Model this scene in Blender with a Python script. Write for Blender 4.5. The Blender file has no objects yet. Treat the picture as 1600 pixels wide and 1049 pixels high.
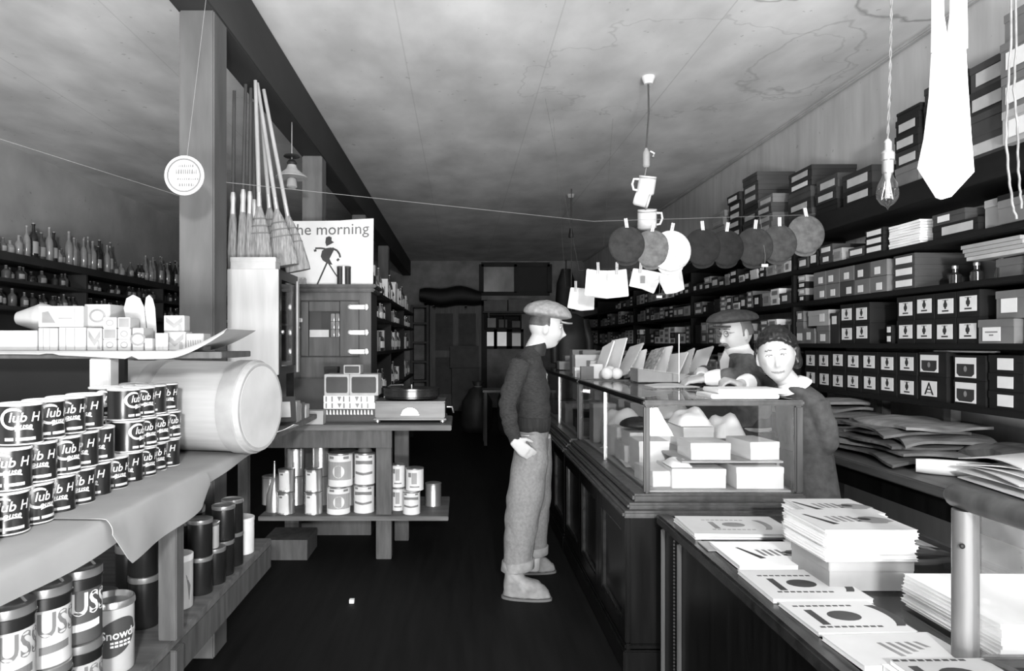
import bpy, bmesh, math, random
from math import sin, cos, pi, radians, sqrt, exp, atan2
from mathutils import Vector, Matrix, noise

random.seed(7)
C = bpy.context.scene.collection
SC = bpy.context.scene

# ------------------------------------------------------------------ camera, light, exposure
F, VX, VY, H = 1075.0, 720.0, 537.0, 1.40
cam_d = bpy.data.cameras.new('camera')
cam = bpy.data.objects.new('camera', cam_d)
C.objects.link(cam)
cam.location = (0, 0, H)
cam.rotation_euler = (radians(90), 0, 0)
cam_d.sensor_width = 36.0
cam_d.lens = 36.0 * F / 1600.0
cam_d.shift_x = (800 - VX) / 1600.0
cam_d.shift_y = (VY - 524.5) / 1600.0
cam_d.clip_start = 0.02
SC.camera = cam

w = bpy.data.worlds.new('daylight')
SC.world = w
w.use_nodes = True
w.node_tree.nodes['Background'].inputs[0].default_value = (1, 1, 1, 1)
w.node_tree.nodes['Background'].inputs[1].default_value = 0.24     # daylight through the open shop front

def area_light(name, loc, target, power, sx, sy):
    d = bpy.data.lights.new(name, 'AREA')
    d.shape = 'RECTANGLE'; d.size = sx; d.size_y = sy; d.energy = power
    o = bpy.data.objects.new(name, d); C.objects.link(o)
    o.location = loc
    o.rotation_euler = (Vector(target) - Vector(loc)).to_track_quat('-Z', 'Y').to_euler()
    return o
def powder_flash(loc, power, r):
    d = bpy.data.lights.new('flash_powder', 'POINT'); d.energy = power; d.shadow_soft_size = r
    o = bpy.data.objects.new('flash_powder', d); C.objects.link(o); o.location = loc
powder_flash((0.35, -2.0, 2.15), 960, 0.14)                                                  # the photographer's flash, held high
area_light('ceiling_fill', (0.2, -2.2, 0.4), (0.3, -0.6, 3.4), 820, 4.6, 0.8)               # added low fill lamp, aimed up to brighten the ceiling

SC.view_settings.view_transform = 'Standard'
SC.view_settings.look = 'None'
SC.view_settings.gamma = 1.0
SC.view_settings.use_curve_mapping = False
SC.view_settings.exposure = 0.0

# ------------------------------------------------------------------ helpers
def at(px, py, Y):
    """the place at depth Y that the photograph shows at (px, py)"""
    return Vector(((px - VX) * Y / F, Y, H - (py - VY) * Y / F))

_M = {}
def mat(name, g, rough=0.6, sc=8.0, amt=0.25, stretch=(1, 1, 1), metal=0.0, bump=0.0, detail=4.0, spec=0.4, two=None):
    """matt or glossy grey with mottling"""
    if name in _M: return _M[name]
    m = bpy.data.materials.new(name); m.use_nodes = True
    nt = m.node_tree; N = nt.nodes; L = nt.links
    b = N['Principled BSDF']
    tc = N.new('ShaderNodeTexCoord'); mp = N.new('ShaderNodeMapping')
    mp.inputs['Scale'].default_value = stretch
    nz = N.new('ShaderNodeTexNoise'); nz.inputs['Scale'].default_value = sc; nz.inputs['Detail'].default_value = detail
    cr = N.new('ShaderNodeValToRGB')
    lo = g * (1 - amt); hi = min(1, g * (1 + amt))
    if two: lo, hi = two
    cr.color_ramp.elements[0].position = 0.3; cr.color_ramp.elements[1].position = 0.7
    cr.color_ramp.elements[0].color = (lo, lo, lo, 1); cr.color_ramp.elements[1].color = (hi, hi, hi, 1)
    L.new(tc.outputs['Object'], mp.inputs[0]); L.new(mp.outputs[0], nz.inputs['Vector'])
    L.new(nz.outputs['Fac'], cr.inputs[0]); L.new(cr.outputs[0], b.inputs['Base Color'])
    b.inputs['Roughness'].default_value = rough; b.inputs['Metallic'].default_value = metal
    b.inputs['Specular IOR Level'].default_value = spec
    if bump:
        bp = N.new('ShaderNodeBump'); bp.inputs['Strength'].default_value = bump; bp.inputs['Distance'].default_value = 0.01
        L.new(nz.outputs['Fac'], bp.inputs['Height']); L.new(bp.outputs[0], b.inputs['Normal'])
    _M[name] = m
    return m

def glass_mat(name, tint=0.96, gain=1.0, rough=0.02):
    m = bpy.data.materials.new(name); m.use_nodes = True
    nt = m.node_tree; N = nt.nodes; L = nt.links
    N.remove(N['Principled BSDF'])
    tr = N.new('ShaderNodeBsdfTransparent'); tr.inputs[0].default_value = (tint, tint, tint, 1)
    gl = N.new('ShaderNodeBsdfGlossy'); gl.inputs['Roughness'].default_value = rough
    gl.inputs[0].default_value = (0.9, 0.9, 0.9, 1)
    lw = N.new('ShaderNodeLayerWeight'); lw.inputs[0].default_value = 0.5      # Schlick reflectance of a clear pane
    pw_ = N.new('ShaderNodeMath'); pw_.operation = 'POWER'; pw_.inputs[1].default_value = 5.0
    fr = N.new('ShaderNodeMath'); fr.operation = 'MULTIPLY_ADD'; fr.inputs[1].default_value = 0.55; fr.inputs[2].default_value = 0.04
    L.new(lw.outputs['Facing'], pw_.inputs[0]); L.new(pw_.outputs[0], fr.inputs[0])
    nz = N.new('ShaderNodeTexNoise'); nz.inputs['Scale'].default_value = 3.0
    mu = N.new('ShaderNodeMath'); mu.operation = 'MULTIPLY'
    mr = N.new('ShaderNodeMapRange'); mr.inputs['To Min'].default_value = 0.8 * gain; mr.inputs['To Max'].default_value = 1.1 * gain
    mx = N.new('ShaderNodeMixShader')
    L.new(nz.outputs['Fac'], mr.inputs['Value'])
    L.new(fr.outputs[0], mu.inputs[0]); L.new(mr.outputs[0], mu.inputs[1]); L.new(mu.outputs[0], mx.inputs[0])
    L.new(tr.outputs[0], mx.inputs[1]); L.new(gl.outputs[0], mx.inputs[2])
    L.new(mx.outputs[0], N['Material Output'].inputs[0])
    return m

def veiled_glass_mat(name):  # clear glass with a pale diffuse veil painted in as its reflection
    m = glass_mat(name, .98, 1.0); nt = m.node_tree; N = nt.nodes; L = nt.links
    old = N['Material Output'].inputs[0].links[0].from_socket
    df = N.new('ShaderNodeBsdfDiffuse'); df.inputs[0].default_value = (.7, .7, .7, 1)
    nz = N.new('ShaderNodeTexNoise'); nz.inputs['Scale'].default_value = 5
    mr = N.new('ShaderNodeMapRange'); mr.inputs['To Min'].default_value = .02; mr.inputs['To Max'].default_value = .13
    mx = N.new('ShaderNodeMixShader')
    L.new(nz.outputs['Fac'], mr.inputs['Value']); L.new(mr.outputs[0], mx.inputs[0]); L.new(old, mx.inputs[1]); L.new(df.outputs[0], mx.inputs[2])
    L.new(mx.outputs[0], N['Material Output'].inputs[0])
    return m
WOOD = dict(stretch=(6, 6, 0.7))
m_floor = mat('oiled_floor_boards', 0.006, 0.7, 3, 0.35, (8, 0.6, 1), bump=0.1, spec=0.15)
m_post = mat('painted_post', 0.08, 0.7, 5, 0.2, (3, 3, 0.6))
m_beam = mat('dark_beam', 0.03, 0.8, 3, 0.3, (1, .3, 1))
m_dark = mat('dark_varnished_wood', 0.006, 0.3, 4, 0.5, (6, 6, 0.6), spec=.16)
m_darkx = mat('dark_varnished_rail', 0.018, 0.25, 4, 0.5, (1, 6, 6))
m_midwood = mat('mid_brown_wood', 0.06, 0.45, 4, 0.4, (6, 6, 0.7))
m_tablewood = mat('bare_table_wood', 0.11, 0.6, 4, 0.35, (1.0, 7, 7))
m_legwood = mat('bare_leg_wood', 0.075, 0.65, 4, 0.35, (7, 7, 1))
m_pale = mat('pale_board', 0.47, 0.7, 4, 0.12, (5, 5, 0.5))
m_shelfblk = mat('black_shelf_board', 0.006, 0.65, 3, 0.4, (6, .5, 6), spec=.25)
m_white = mat('white_card', 0.70, 0.6, 6, 0.06)
m_paper = mat('white_paper', 0.82, 0.7, 9, 0.04)
m_wrap = mat('grey_wrapping_paper', 0.29, 0.75, 5, 0.09, bump=0.15)
m_cloth = mat('white_cloth', 0.85, 0.85, 12, 0.04, bump=0.1)
m_black = mat('black_card', 0.006, 0.6, 6, 0.3)
m_dk = mat('dark_card', 0.020, 0.55, 6, 0.3)
m_dk2 = mat('charcoal_card', 0.045, 0.6, 6, 0.25)
m_gry = mat('grey_card', 0.13, 0.65, 6, 0.2)
m_gry2 = mat('light_grey_card', 0.32, 0.65, 6, 0.15)
m_lab = mat('label_paper', 0.66, 0.6, 10, 0.08)
m_lab2 = mat('dull_label_paper', 0.4, 0.6, 10, 0.15)
m_ink = mat('printing_ink', 0.03, 0.6, 10, 0.3)
m_ink2 = mat('grey_printing_ink', 0.2, 0.6, 10, 0.3)
m_tin = mat('bright_tinplate', 0.62, 0.28, 5, 0.12, metal=0.85)
m_tinw = mat('tinned_label', 0.68, 0.4, 8, 0.08)
m_canblk = mat('black_lacquered_can', 0.010, 0.28, 5, 0.3, spec=0.6)
m_brass = mat('nickel_fitting', 0.7, 0.3, 6, 0.15, metal=0.9)
m_straw = mat('broom_straw', 0.20, 0.9, 14, 0.45, (8, 8, 0.8), bump=0.4)
m_stick = mat('broom_stick', 0.34, 0.45, 4, 0.2, (6, 6, 1))
m_stickd = mat('dark_stick', 0.05, 0.4, 4, 0.3, (6, 6, 1))
m_skin = mat('skin', 0.46, 0.5, 14, 0.05, spec=0.3)
m_lip = mat('lips', 0.22, 0.5, 14, 0.1)
m_hair = mat('dark_hair', 0.012, 0.4, 20, 0.5, (3, 3, 12))
m_bottle = mat('dark_bottle_glass', 0.03, 0.12, 6, 0.4, spec=0.8)
m_bottle2 = mat('clear_bottle_glass', 0.30, 0.12, 6, 0.3, spec=0.8)
m_bottle3 = mat('green_bottle_glass', 0.12, 0.12, 6, 0.4, spec=0.8)
m_string = mat('string', 0.22, 0.8, 20, 0.1)
m_wire = mat('dark_flex', 0.06, 0.7, 20, 0.2)
m_rope = mat('twine', 0.2, 0.85, 30, 0.25)
m_glass = glass_mat('shop_glass', 0.98, 1.1)
m_veiled = veiled_glass_mat('painted_reflection_glass')
m_bulb = glass_mat('bulb_glass', 0.92, 2.2)

class MB:
    """collects shapes that make up ONE mesh"""
    def __init__(s): s.v = []; s.f = []; s.m = []
    def add(s, vs, fs, m=0):
        o = len(s.v); s.v += [tuple(p) for p in vs]
        s.f += [tuple(i + o for i in f) for f in fs]; s.m += [m] * len(fs)
        return s
    def box(s, c, d, m=0, R=None):
        hx, hy, hz = d[0] / 2, d[1] / 2, d[2] / 2
        P = [Vector((x, y, z)) for x in (-hx, hx) for y in (-hy, hy) for z in (-hz, hz)]
        if R is not None: P = [R @ p for p in P]
        c = Vector(c)
        return s.add([p + c for p in P], [(0, 1, 3, 2), (4, 6, 7, 5), (0, 4, 5, 1), (2, 3, 7, 6), (0, 2, 6, 4), (1, 5, 7, 3)], m)
    def bb(s, x0, x1, y0, y1, z0, z1, m=0):
        return s.box(((x0 + x1) / 2, (y0 + y1) / 2, (z0 + z1) / 2), (x1 - x0, y1 - y0, z1 - z0), m)
    def lathe(s, prof, n=20, m=0, c=(0, 0, 0), axis='z', R=None, a0=0.0, sx=1.0, sy=1.0):
        """prof: (radius, height) from the bottom up; closed at the ends when the radius is > 0"""
        c = Vector(c); vs = []; fs = []
        def put(r, h, a):
            x, y = r * cos(a) * sx, r * sin(a) * sy
            p = Vector((x, y, h)) if axis == 'z' else (Vector((h, x, y)) if axis == 'x' else Vector((x, h, y)))
            return (R @ p if R is not None else p) + c
        k = len(prof)
        for (r, h) in prof:
            for i in range(n): vs.append(put(r, h, a0 + 2 * pi * i / n))
        for j in range(k - 1):
            for i in range(n):
                a, b = j * n + i, j * n + (i + 1) % n
                fs.append((a, b, b + n, a + n))
        fs.append(tuple(range(n - 1, -1, -1))); fs.append(tuple((k - 1) * n + i for i in range(n)))
        return s.add(vs, fs, m)
    def tube(s, path, rad, n=8, m=0, flat=None):
        """round bar along a path; rad a number or one per point"""
        P = [Vector(p) for p in path]; k = len(P)
        R = rad if isinstance(rad, (list, tuple)) else [rad] * k
        up = Vector((0.13, 0.21, 0.97)); vs = []; fs = []; u = None
        for i in range(k):
            t = (P[min(i + 1, k - 1)] - P[max(i - 1, 0)])
            if t.length < 1e-9: t = Vector((0, 0, 1))
            t.normalize()
            if u is None:
                u = t.cross(up)
                if u.length < 0.05: u = t.cross(Vector((1, 0, 0)))
            u = (u - t * u.dot(t)).normalized(); w_ = t.cross(u)
            ra, rb = R[i] if isinstance(R[i], (list, tuple)) else (R[i], R[i])
            for j in range(n):
                a = 2 * pi * j / n
                vs.append(P[i] + u * (ra * cos(a)) + w_ * (rb * sin(a)))
        for i in range(k - 1):
            for j in range(n):
                a, b = i * n + j, i * n + (j + 1) % n
                fs.append((a, b, b + n, a + n))
        fs.append(tuple(range(n - 1, -1, -1))); fs.append(tuple((k - 1) * n + j for j in range(n)))
        return s.add(vs, fs, m)
    def loft(s, st, n=24, m=0, p=2.0):
        """st: (centre, half vector u, half vector v); super-ellipse sections"""
        vs = []; fs = []; k = len(st)
        for (c, u, v) in st:
            c, u, v = Vector(c), Vector(u), Vector(v)
            for j in range(n):
                a = 2 * pi * j / n
                ca, sa = cos(a), sin(a)
                vs.append(c + u * (abs(ca) ** (2 / p) * (1 if ca >= 0 else -1)) + v * (abs(sa) ** (2 / p) * (1 if sa >= 0 else -1)))
        for i in range(k - 1):
            for j in range(n):
                a, b = i * n + j, i * n + (j + 1) % n
                fs.append((a, b, b + n, a + n))
        fs.append(tuple(range(n - 1, -1, -1))); fs.append(tuple((k - 1) * n + j for j in range(n)))
        return s.add(vs, fs, m)
    def ell(s, c, r, m=0, R=None, n=20, k=12, fn=None):
        c = Vector(c); vs = []; fs = []
        for i in range(k + 1):
            th = pi * i / k
            for j in range(n):
                ph = 2 * pi * j / n
                d = Vector((sin(th) * cos(ph), sin(th) * sin(ph), -cos(th)))
                p = Vector((d.x * r[0], d.y * r[1], d.z * r[2]))
                if fn: p = fn(p)
                vs.append((R @ p if R is not None else p) + c)
        for i in range(k):
            for j in range(n):
                a, b = i * n + j, i * n + (j + 1) % n
                fs.append((a, b, b + n, a + n))
        return s.add(vs, fs, m)
    def prism(s, pts, fn, d, m=0):
        """outline (u, v) mapped by fn(u, v, w) with w from 0 to d"""
        n = len(pts)
        vs = [fn(u, v, 0) for u, v in pts] + [fn(u, v, d) for u, v in pts]
        fs = [tuple(range(n - 1, -1, -1)), tuple(range(n, 2 * n))]
        fs += [(i, (i + 1) % n, n + (i + 1) % n, n + i) for i in range(n)]
        return s.add(vs, fs, m)
    def sheet(s, nu, nv, fn, th, m=0):
        """a sheet of thickness th: fn(u, v) in 0..1"""
        g = [[Vector(fn(i / nu, j / nv)) for j in range(nv + 1)] for i in range(nu + 1)]
        nrm = [[None] * (nv + 1) for _ in range(nu + 1)]
        for i in range(nu + 1):
            for j in range(nv + 1):
                a = g[min(i + 1, nu)][j] - g[max(i - 1, 0)][j]; b = g[i][min(j + 1, nv)] - g[i][max(j - 1, 0)]
                q = a.cross(b); nrm[i][j] = q.normalized() if q.length > 1e-12 else Vector((0, 0, 1))
        W = nv + 1; K = (nu + 1) * W
        vs = [g[i][j] for i in range(nu + 1) for j in range(W)] + [g[i][j] + nrm[i][j] * th for i in range(nu + 1) for j in range(W)]
        fs = []
        for i in range(nu):
            for j in range(nv):
                a = i * W + j
                fs.append((a, a + 1, a + W + 1, a + W)); fs.append((K + a, K + a + W, K + a + W + 1, K + a + 1))
        for i in range(nu):
            a = i * W; fs.append((a, a + W, K + a + W, K + a)); a += nv; fs.append((a, K + a, K + a + W, a + W))
        for j in range(nv):
            a = j; fs.append((a, K + a, K + a + 1, a + 1)); a = nu * W + j; fs.append((a, a + 1, K + a + 1, K + a))
        return s.add(vs, fs, m)
    def text(s, txt, size, fn, m=0, bold=0.0, shear=0.0, align='CENTER'):
        vs, fs = text_mesh(txt, size, bold, shear, align)
        return s.add([fn(x, y) for x, y in vs], fs, m)
    def mesh(s, name, mats, smooth=None, bevel=0.0):
        me = bpy.data.meshes.new(name)
        me.from_pydata(s.v, [], s.f)
        for k in (mats if isinstance(mats, (list, tuple)) else [mats]): me.materials.append(k)
        me.polygons.foreach_set('material_index', s.m)
        bm = bmesh.new(); bm.from_mesh(me)
        if bevel:
            bmesh.ops.remove_doubles(bm, verts=bm.verts, dist=1e-6)
            bmesh.ops.recalc_face_normals(bm, faces=bm.faces)
            ed = [e for e in bm.edges if len(e.link_faces) == 2 and e.calc_face_angle(0) > 0.9]
            bmesh.ops.bevel(bm, geom=ed, offset=bevel, segments=2, affect='EDGES', clamp_overlap=True)
        bmesh.ops.recalc_face_normals(bm, faces=bm.faces)
        bm.to_mesh(me); bm.free()
        if smooth is not None:
            me.polygons.foreach_set('use_smooth', [True] * len(me.polygons))
            if smooth < 3.1: me.set_sharp_from_angle(angle=smooth)
        me.update()
        return me
    def build(s, name, mats, parent=None, smooth=None, bevel=0.0, loc=None):
        o = bpy.data.objects.new(name, s.mesh(name, mats, smooth, bevel)); C.objects.link(o)
        if parent is not None: o.parent = parent
        if loc is not None: o.location = loc
        return o

_T = {}
def text_mesh(txt, size, bold=0.0, shear=0.0, align='CENTER'):
    key = (txt, bold, shear, align)
    if key not in _T:
        cu = bpy.data.curves.new('lettering', 'FONT'); cu.body = txt; cu.size = 1.0; cu.align_x = align; cu.align_y = 'CENTER'
        cu.offset = bold; cu.shear = shear; cu.resolution_u = 3
        o = bpy.data.objects.new('lettering', cu)
        me = o.to_mesh()
        _T[key] = ([(p.co.x, p.co.y) for p in me.vertices], [tuple(p.vertices) for p in me.polygons])
        o.to_mesh_clear(); bpy.data.objects.remove(o); bpy.data.curves.remove(cu)
    vs, fs = _T[key]
    return [(x * size, y * size) for x, y in vs], fs

def tag(o, label=None, cat=None, group=None, kind=None):
    if label: o['label'] = label
    if cat: o['category'] = cat
    if group: o['group'] = group
    if kind: o['kind'] = kind
    return o
def thing(name, label, cat, loc=(0, 0, 0), rz=0.0, group=None):
    o = bpy.data.objects.new(name, None); C.objects.link(o); o.empty_display_size = 0.05
    o.location = loc; o.rotation_euler = (0, 0, rz)
    return tag(o, label, cat, group)
def struct(name, mb, m, **k):
    return tag(mb.build(name, m, **k), kind='structure')
def dup(src, loc, rz=0.0, label=None, group=None):
    """a copy of a thing with copies of its parts and their parts"""
    r = src.copy(); C.objects.link(r); r.location = loc; r.rotation_euler = (0, 0, rz)
    if label: r['label'] = label
    if group: r['group'] = group
    for ch in KIDS.get(src.name, []):
        c = ch.copy(); C.objects.link(c); c.parent = r
        for g in KIDS.get(ch.name, []):
            d = g.copy(); C.objects.link(d); d.parent = c
    return r
KIDS = {}
def kids(root, *parts):
    KIDS[root.name] = list(parts)
    return root
_O1 = 'zeroth first second third fourth fifth sixth seventh eighth ninth tenth eleventh twelfth thirteenth fourteenth fifteenth sixteenth seventeenth eighteenth nineteenth'.split()
_O2 = {2: 'twent', 3: 'thirt', 4: 'fort', 5: 'fift', 6: 'sixt', 7: 'sevent', 8: 'eight', 9: 'ninet'}
def nth(n):
    if n < 20: return _O1[n]
    t, u = divmod(n, 10)
    return _O2[t] + ('ieth' if u == 0 else 'y-' + _O1[u])
def remesh(mb, voxel, smooth=2, name='skin'):
    """fuse overlapping shapes into one continuous surface"""
    me = mb.mesh(name, m_skin)
    o = bpy.data.objects.new(name, me); C.objects.link(o)
    r = o.modifiers.new('fuse', 'REMESH'); r.mode = 'VOXEL'; r.voxel_size = voxel
    if smooth:
        q = o.modifiers.new('soft', 'SMOOTH'); q.iterations = smooth; q.factor = 0.5
    dg = bpy.context.evaluated_depsgraph_get(); dg.update()
    ev = o.evaluated_get(dg); m2 = ev.to_mesh()
    out = MB(); out.add([v.co.copy() for v in m2.vertices], [tuple(p.vertices) for p in m2.polygons])
    ev.to_mesh_clear(); bpy.data.objects.remove(o); bpy.data.meshes.remove(me)
    return out
# ------------------------------------------------------------------ the room
XL, XR, YB, ZC, YF = -4.10, 2.68, 15.0, 3.20, -0.25
def plaster(name, g, amt, sc, rings=None, seams=None, streak=(1, 1, 1)):
    m = mat(name, g, 0.9, sc, amt, streak, bump=0.2, detail=6)
    nt = m.node_tree; N = nt.nodes; L = nt.links
    b = N['Principled BSDF']; src = b.inputs['Base Color'].links[0].from_socket
    tc = N.new('ShaderNodeTexCoord'); sep = N.new('ShaderNodeSeparateXYZ')
    L.new(tc.outputs['Object'], sep.inputs[0])
    def math_(op, a, b_=None):
        q = N.new('ShaderNodeMath'); q.operation = op
        for i, x in enumerate((a, b_)):
            if x is None: continue
            if isinstance(x, (int, float)): q.inputs[i].default_value = x
            else: L.new(x, q.inputs[i])
        return q.outputs[0]
    def darken(src, fac, to):
        mx = N.new('ShaderNodeMix'); mx.data_type = 'RGBA'
        L.new(fac, mx.inputs[0]); L.new(src, mx.inputs[6]); mx.inputs[7].default_value = (to, to, to, 1)
        return mx.outputs[2]
    # flecks and fly spots
    fl = N.new('ShaderNodeTexNoise'); fl.inputs['Scale'].default_value = 16; fl.inputs['Detail'].default_value = 3
    L.new(tc.outputs['Object'], fl.inputs['Vector'])
    f = math_('MULTIPLY', math_('GREATER_THAN', fl.outputs['Fac'], 0.715), 0.4)
    src = darken(src, f, g * 0.35)
    wob = N.new('ShaderNodeTexNoise'); wob.inputs['Scale'].default_value = 3.5; wob.inputs['Detail'].default_value = 3
    L.new(tc.outputs['Object'], wob.inputs['Vector'])
    for (cx, cy, rx, ry, wd, k) in rings or []:          # water stains: a dark wavy rim
        dx = math_('DIVIDE', math_('SUBTRACT', sep.outputs[0], cx), rx)
        dy = math_('DIVIDE', math_('SUBTRACT', sep.outputs[1], cy), ry)
        d = math_('SQRT', math_('ADD', math_('MULTIPLY', dx, dx), math_('MULTIPLY', dy, dy)))
        d = math_('ADD', d, math_('MULTIPLY', math_('SUBTRACT', wob.outputs['Fac'], 0.5), 1.1))
        e = math_('ABSOLUTE', math_('SUBTRACT', d, 1.0))
        mr = N.new('ShaderNodeMapRange'); mr.inputs['From Min'].default_value = 0.0; mr.inputs['From Max'].default_value = wd
        mr.inputs['To Min'].default_value = k; mr.inputs['To Max'].default_value = 0.0
        L.new(e, mr.inputs['Value'])
        src = darken(src, mr.outputs[0], g * 0.4)
    for (sx, wdt, k) in seams or []:                     # paper seams
        e = math_('ABSOLUTE', math_('SUBTRACT', sep.outputs[0], sx))
        src = darken(src, math_('MULTIPLY', math_('LESS_THAN', e, wdt), k), g * 0.5)
    L.new(src, b.inputs['Base Color'])
    return m
m_ceil = plaster('papered_ceiling', 0.66, 0.20, 2.6, [(1.62, 3.15, .42, .40, .06, .75), (2.45, 3.35, .36, .55, .07, .8), (1.5, 4.6, 1.0, .75, .025, .3), (2.2, 4.4, .28, .6, .05, .4)],
                 [(-0.35, .004, .3), (0.55, .004, .3), (1.45, .004, .4), (-1.9, .004, .3), (-2.9, .004, .3)], (1, .6, 1))
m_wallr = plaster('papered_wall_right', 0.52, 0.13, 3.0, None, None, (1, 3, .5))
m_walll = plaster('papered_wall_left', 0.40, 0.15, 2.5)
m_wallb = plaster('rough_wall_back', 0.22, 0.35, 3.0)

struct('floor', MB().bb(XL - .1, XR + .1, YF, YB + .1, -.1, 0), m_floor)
struct('ceiling', MB().bb(XL - .1, XR + .1, YF, YB + .1, ZC, ZC + .1), m_ceil)
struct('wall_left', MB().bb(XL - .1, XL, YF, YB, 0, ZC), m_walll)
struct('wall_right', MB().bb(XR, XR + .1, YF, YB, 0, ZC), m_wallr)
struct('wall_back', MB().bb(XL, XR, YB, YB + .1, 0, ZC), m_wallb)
struct('trim_1', MB().bb(XR - .035, XR, YF, YB, ZC - .03, ZC), mat('wall_trim', .45, .7, 4, .15), bevel=.008)
# the beam that carries the ceiling, and its posts
BX0, BX1, BZ = -1.262, -1.092, 2.88
struct('ceiling_beam', MB().bb(BX0, BX1, 2.2, YB, BZ, ZC), m_beam, bevel=.006)
for i, yy in enumerate((3.05, 5.42, 7.9, 10.4)):
    struct('pillar_%d' % (i + 1), MB().bb(BX0 + .012, BX1 - .002, yy, yy + .17, 0, BZ), m_post if i == 0 else mat('far_post', .12, .7, 5, .25, (3, 3, .6)), bevel=.006)

# back wall fittings
m_doorw = mat('door_wood', 0.07, 0.5, 4, 0.3, (6, 6, .7))
d = thing('door_1', None, None); tag(d, kind='structure')
a, b_ = at(672, 478, YB), at(752, 640, YB)
MB().bb(a.x, b_.x, YB - .06, YB - .02, 0, a.z).build('door_leaf', m_doorw, d)
fr = MB()
for xx in (a.x - .06, b_.x + .06): fr.bb(xx - .06, xx + .06, YB - .09, YB - .01, 0, a.z + .1)
fr.bb(a.x - .12, b_.x + .12, YB - .09, YB - .01, a.z, a.z + .12).build('door_frame', m_beam, d)
pn = MB()
for k in range(2):
    for j in range(2): pn.bb(a.x + .12 + k * .5, a.x + .5 + k * .5, YB - .075, YB - .055, .3 + j * .95, 1.1 + j * .95)
pn.build('door_panel', m_dk2, d)
# transom window over the back opening
wdw = thing('window_1', None, None); tag(wdw, kind='structure')
a, b_ = at(752, 414, YB), at(858, 458, YB)
fr = MB()
for (x0, x1, z0, z1) in ((a.x, b_.x, a.z - .05, a.z + .04), (a.x, b_.x, b_.z - .06, b_.z + .02), (a.x - .05, a.x + .05, b_.z, a.z), (b_.x - .05, b_.x + .05, b_.z, a.z), ((a.x + b_.x) / 2 - .03, (a.x + b_.x) / 2 + .03, b_.z, a.z)):
    fr.bb(x0, x1, YB - .1, YB - .003, z0, z1)
fr.build('window_frame', m_beam, wdw)
MB().bb(a.x + .05, (a.x + b_.x) / 2 - .03, YB - .05, YB - .03, b_.z, a.z).build('pane', mat('dusty_pane', .18, .25, 1.2, .6, (2, 1, 1)), wdw)
MB().bb((a.x + b_.x) / 2 + .03, b_.x - .05, YB - .05, YB - .03, b_.z, a.z).build('pane', m_black, wdw)
# two lit panes lower down
def emit(name, e):
    m = bpy.data.materials.new(name); m.use_nodes = True
    b = m.node_tree.nodes['Principled BSDF']; b.inputs['Base Color'].default_value = (.6, .6, .6, 1)
    b.inputs['Emission Color'].default_value = (1, 1, 1, 1); b.inputs['Emission Strength'].default_value = e
    nz = m.node_tree.nodes.new('ShaderNodeTexNoise'); nz.inputs['Scale'].default_value = 2
    cr = m.node_tree.nodes.new('ShaderNodeValToRGB'); cr.color_ramp.elements[0].color = (.6, .6, .6, 1)
    m.node_tree.links.new(nz.outputs['Fac'], cr.inputs[0]); m.node_tree.links.new(cr.outputs[0], b.inputs['Emission Color'])
    return m
m_day = emit('daylit_pane', 0.42)
wdw = thing('window_2', None, None); tag(wdw, kind='structure')
fr = MB()
P = [at(x, y, YB) for x, y in ((757, 519), (773, 541), (775, 519), (792, 541), (799, 521), (814, 541))]
for i in range(0, 6, 2):
    MB().bb(P[i].x, P[i + 1].x, YB - .04, YB - .02, P[i + 1].z, P[i].z).build('pane', m_day if i < 4 else emit('dim_pane', .12), wdw)
    for xx in (P[i].x - .02, P[i + 1].x + .02): fr.bb(xx - .03, xx + .03, YB - .07, YB - .003, P[1].z - .06, P[0].z + .06)
for zz in (P[0].z + .03, P[1].z - .03): fr.bb(P[0].x - .05, P[5].x + .05, YB - .07, YB - .003, zz - .03, zz + .03)
fr.build('window_frame', m_beam, wdw)
# ------------------------------------------------------------------ shelving along the right wall
SX = 2.30                       # plane of the shelf fronts
SHZ = [1.117, 1.40, 1.683, 1.905, 2.225]
SHT = [0.028, 0.028, 0.028, 0.03, 0.115]
t = thing('wall_shelving', 'long black wall shelving loaded with boxes behind the glass counter', 'shelving', (SX, 2.5, 0))
for z, th in zip(SHZ, SHT):
    MB().bb(SX, XR - .003, 2.45, 13.6, z - th, z).build('shelf', m_shelfblk, t, bevel=.003, loc=(-SX, -2.5, 0))
EDGES = (2.62, 4.78, 6.9, 9.2, 11.6)
for y in EDGES:
    MB().bb(SX + .012, XR - .006, y, y + .03, 1.117 + .001, 2.11 - .001).build('upright', m_shelfblk, t, loc=(-SX, -2.5, 0))
for y in (3.92, 3.37, 4.6, 5.6, 7.0, 8.6, 10.4):
    MB().bb(SX + .1, SX + .15, y, y + .05, .8155, 1.0885).build('support_post', mat('shelf_post', .045, .6, 4, .3, (6, 6, 1)), t, loc=(-SX, -2.5, 0))

# the low work counter under it
WX, WZ = 1.95, 0.815
t = thing('work_counter', 'long dark wooden work counter along the wall under the shelving', 'counter', (WX, 2.0, 0))
MB().bb(WX, XR - .003, 1.9, 9.0, WZ - .045, WZ).build('counter_top', mat('worn_counter_top', .085, .5, 3, .4, (7, .7, 7)), t, bevel=.006, loc=(-WX, -2, 0))
MB().bb(WX + .03, WX + .06, 1.95, 8.9, WZ - .14, WZ - .046).build('apron', m_dark, t, loc=(-WX, -2, 0))
for y in (2.1, 3.75, 5.3, 7.0, 8.6):
    MB().bb(WX + .065, WX + .14, y, y + .075, 0, WZ - .046).build('leg', m_dark, t, loc=(-WX, -2, 0))

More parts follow.
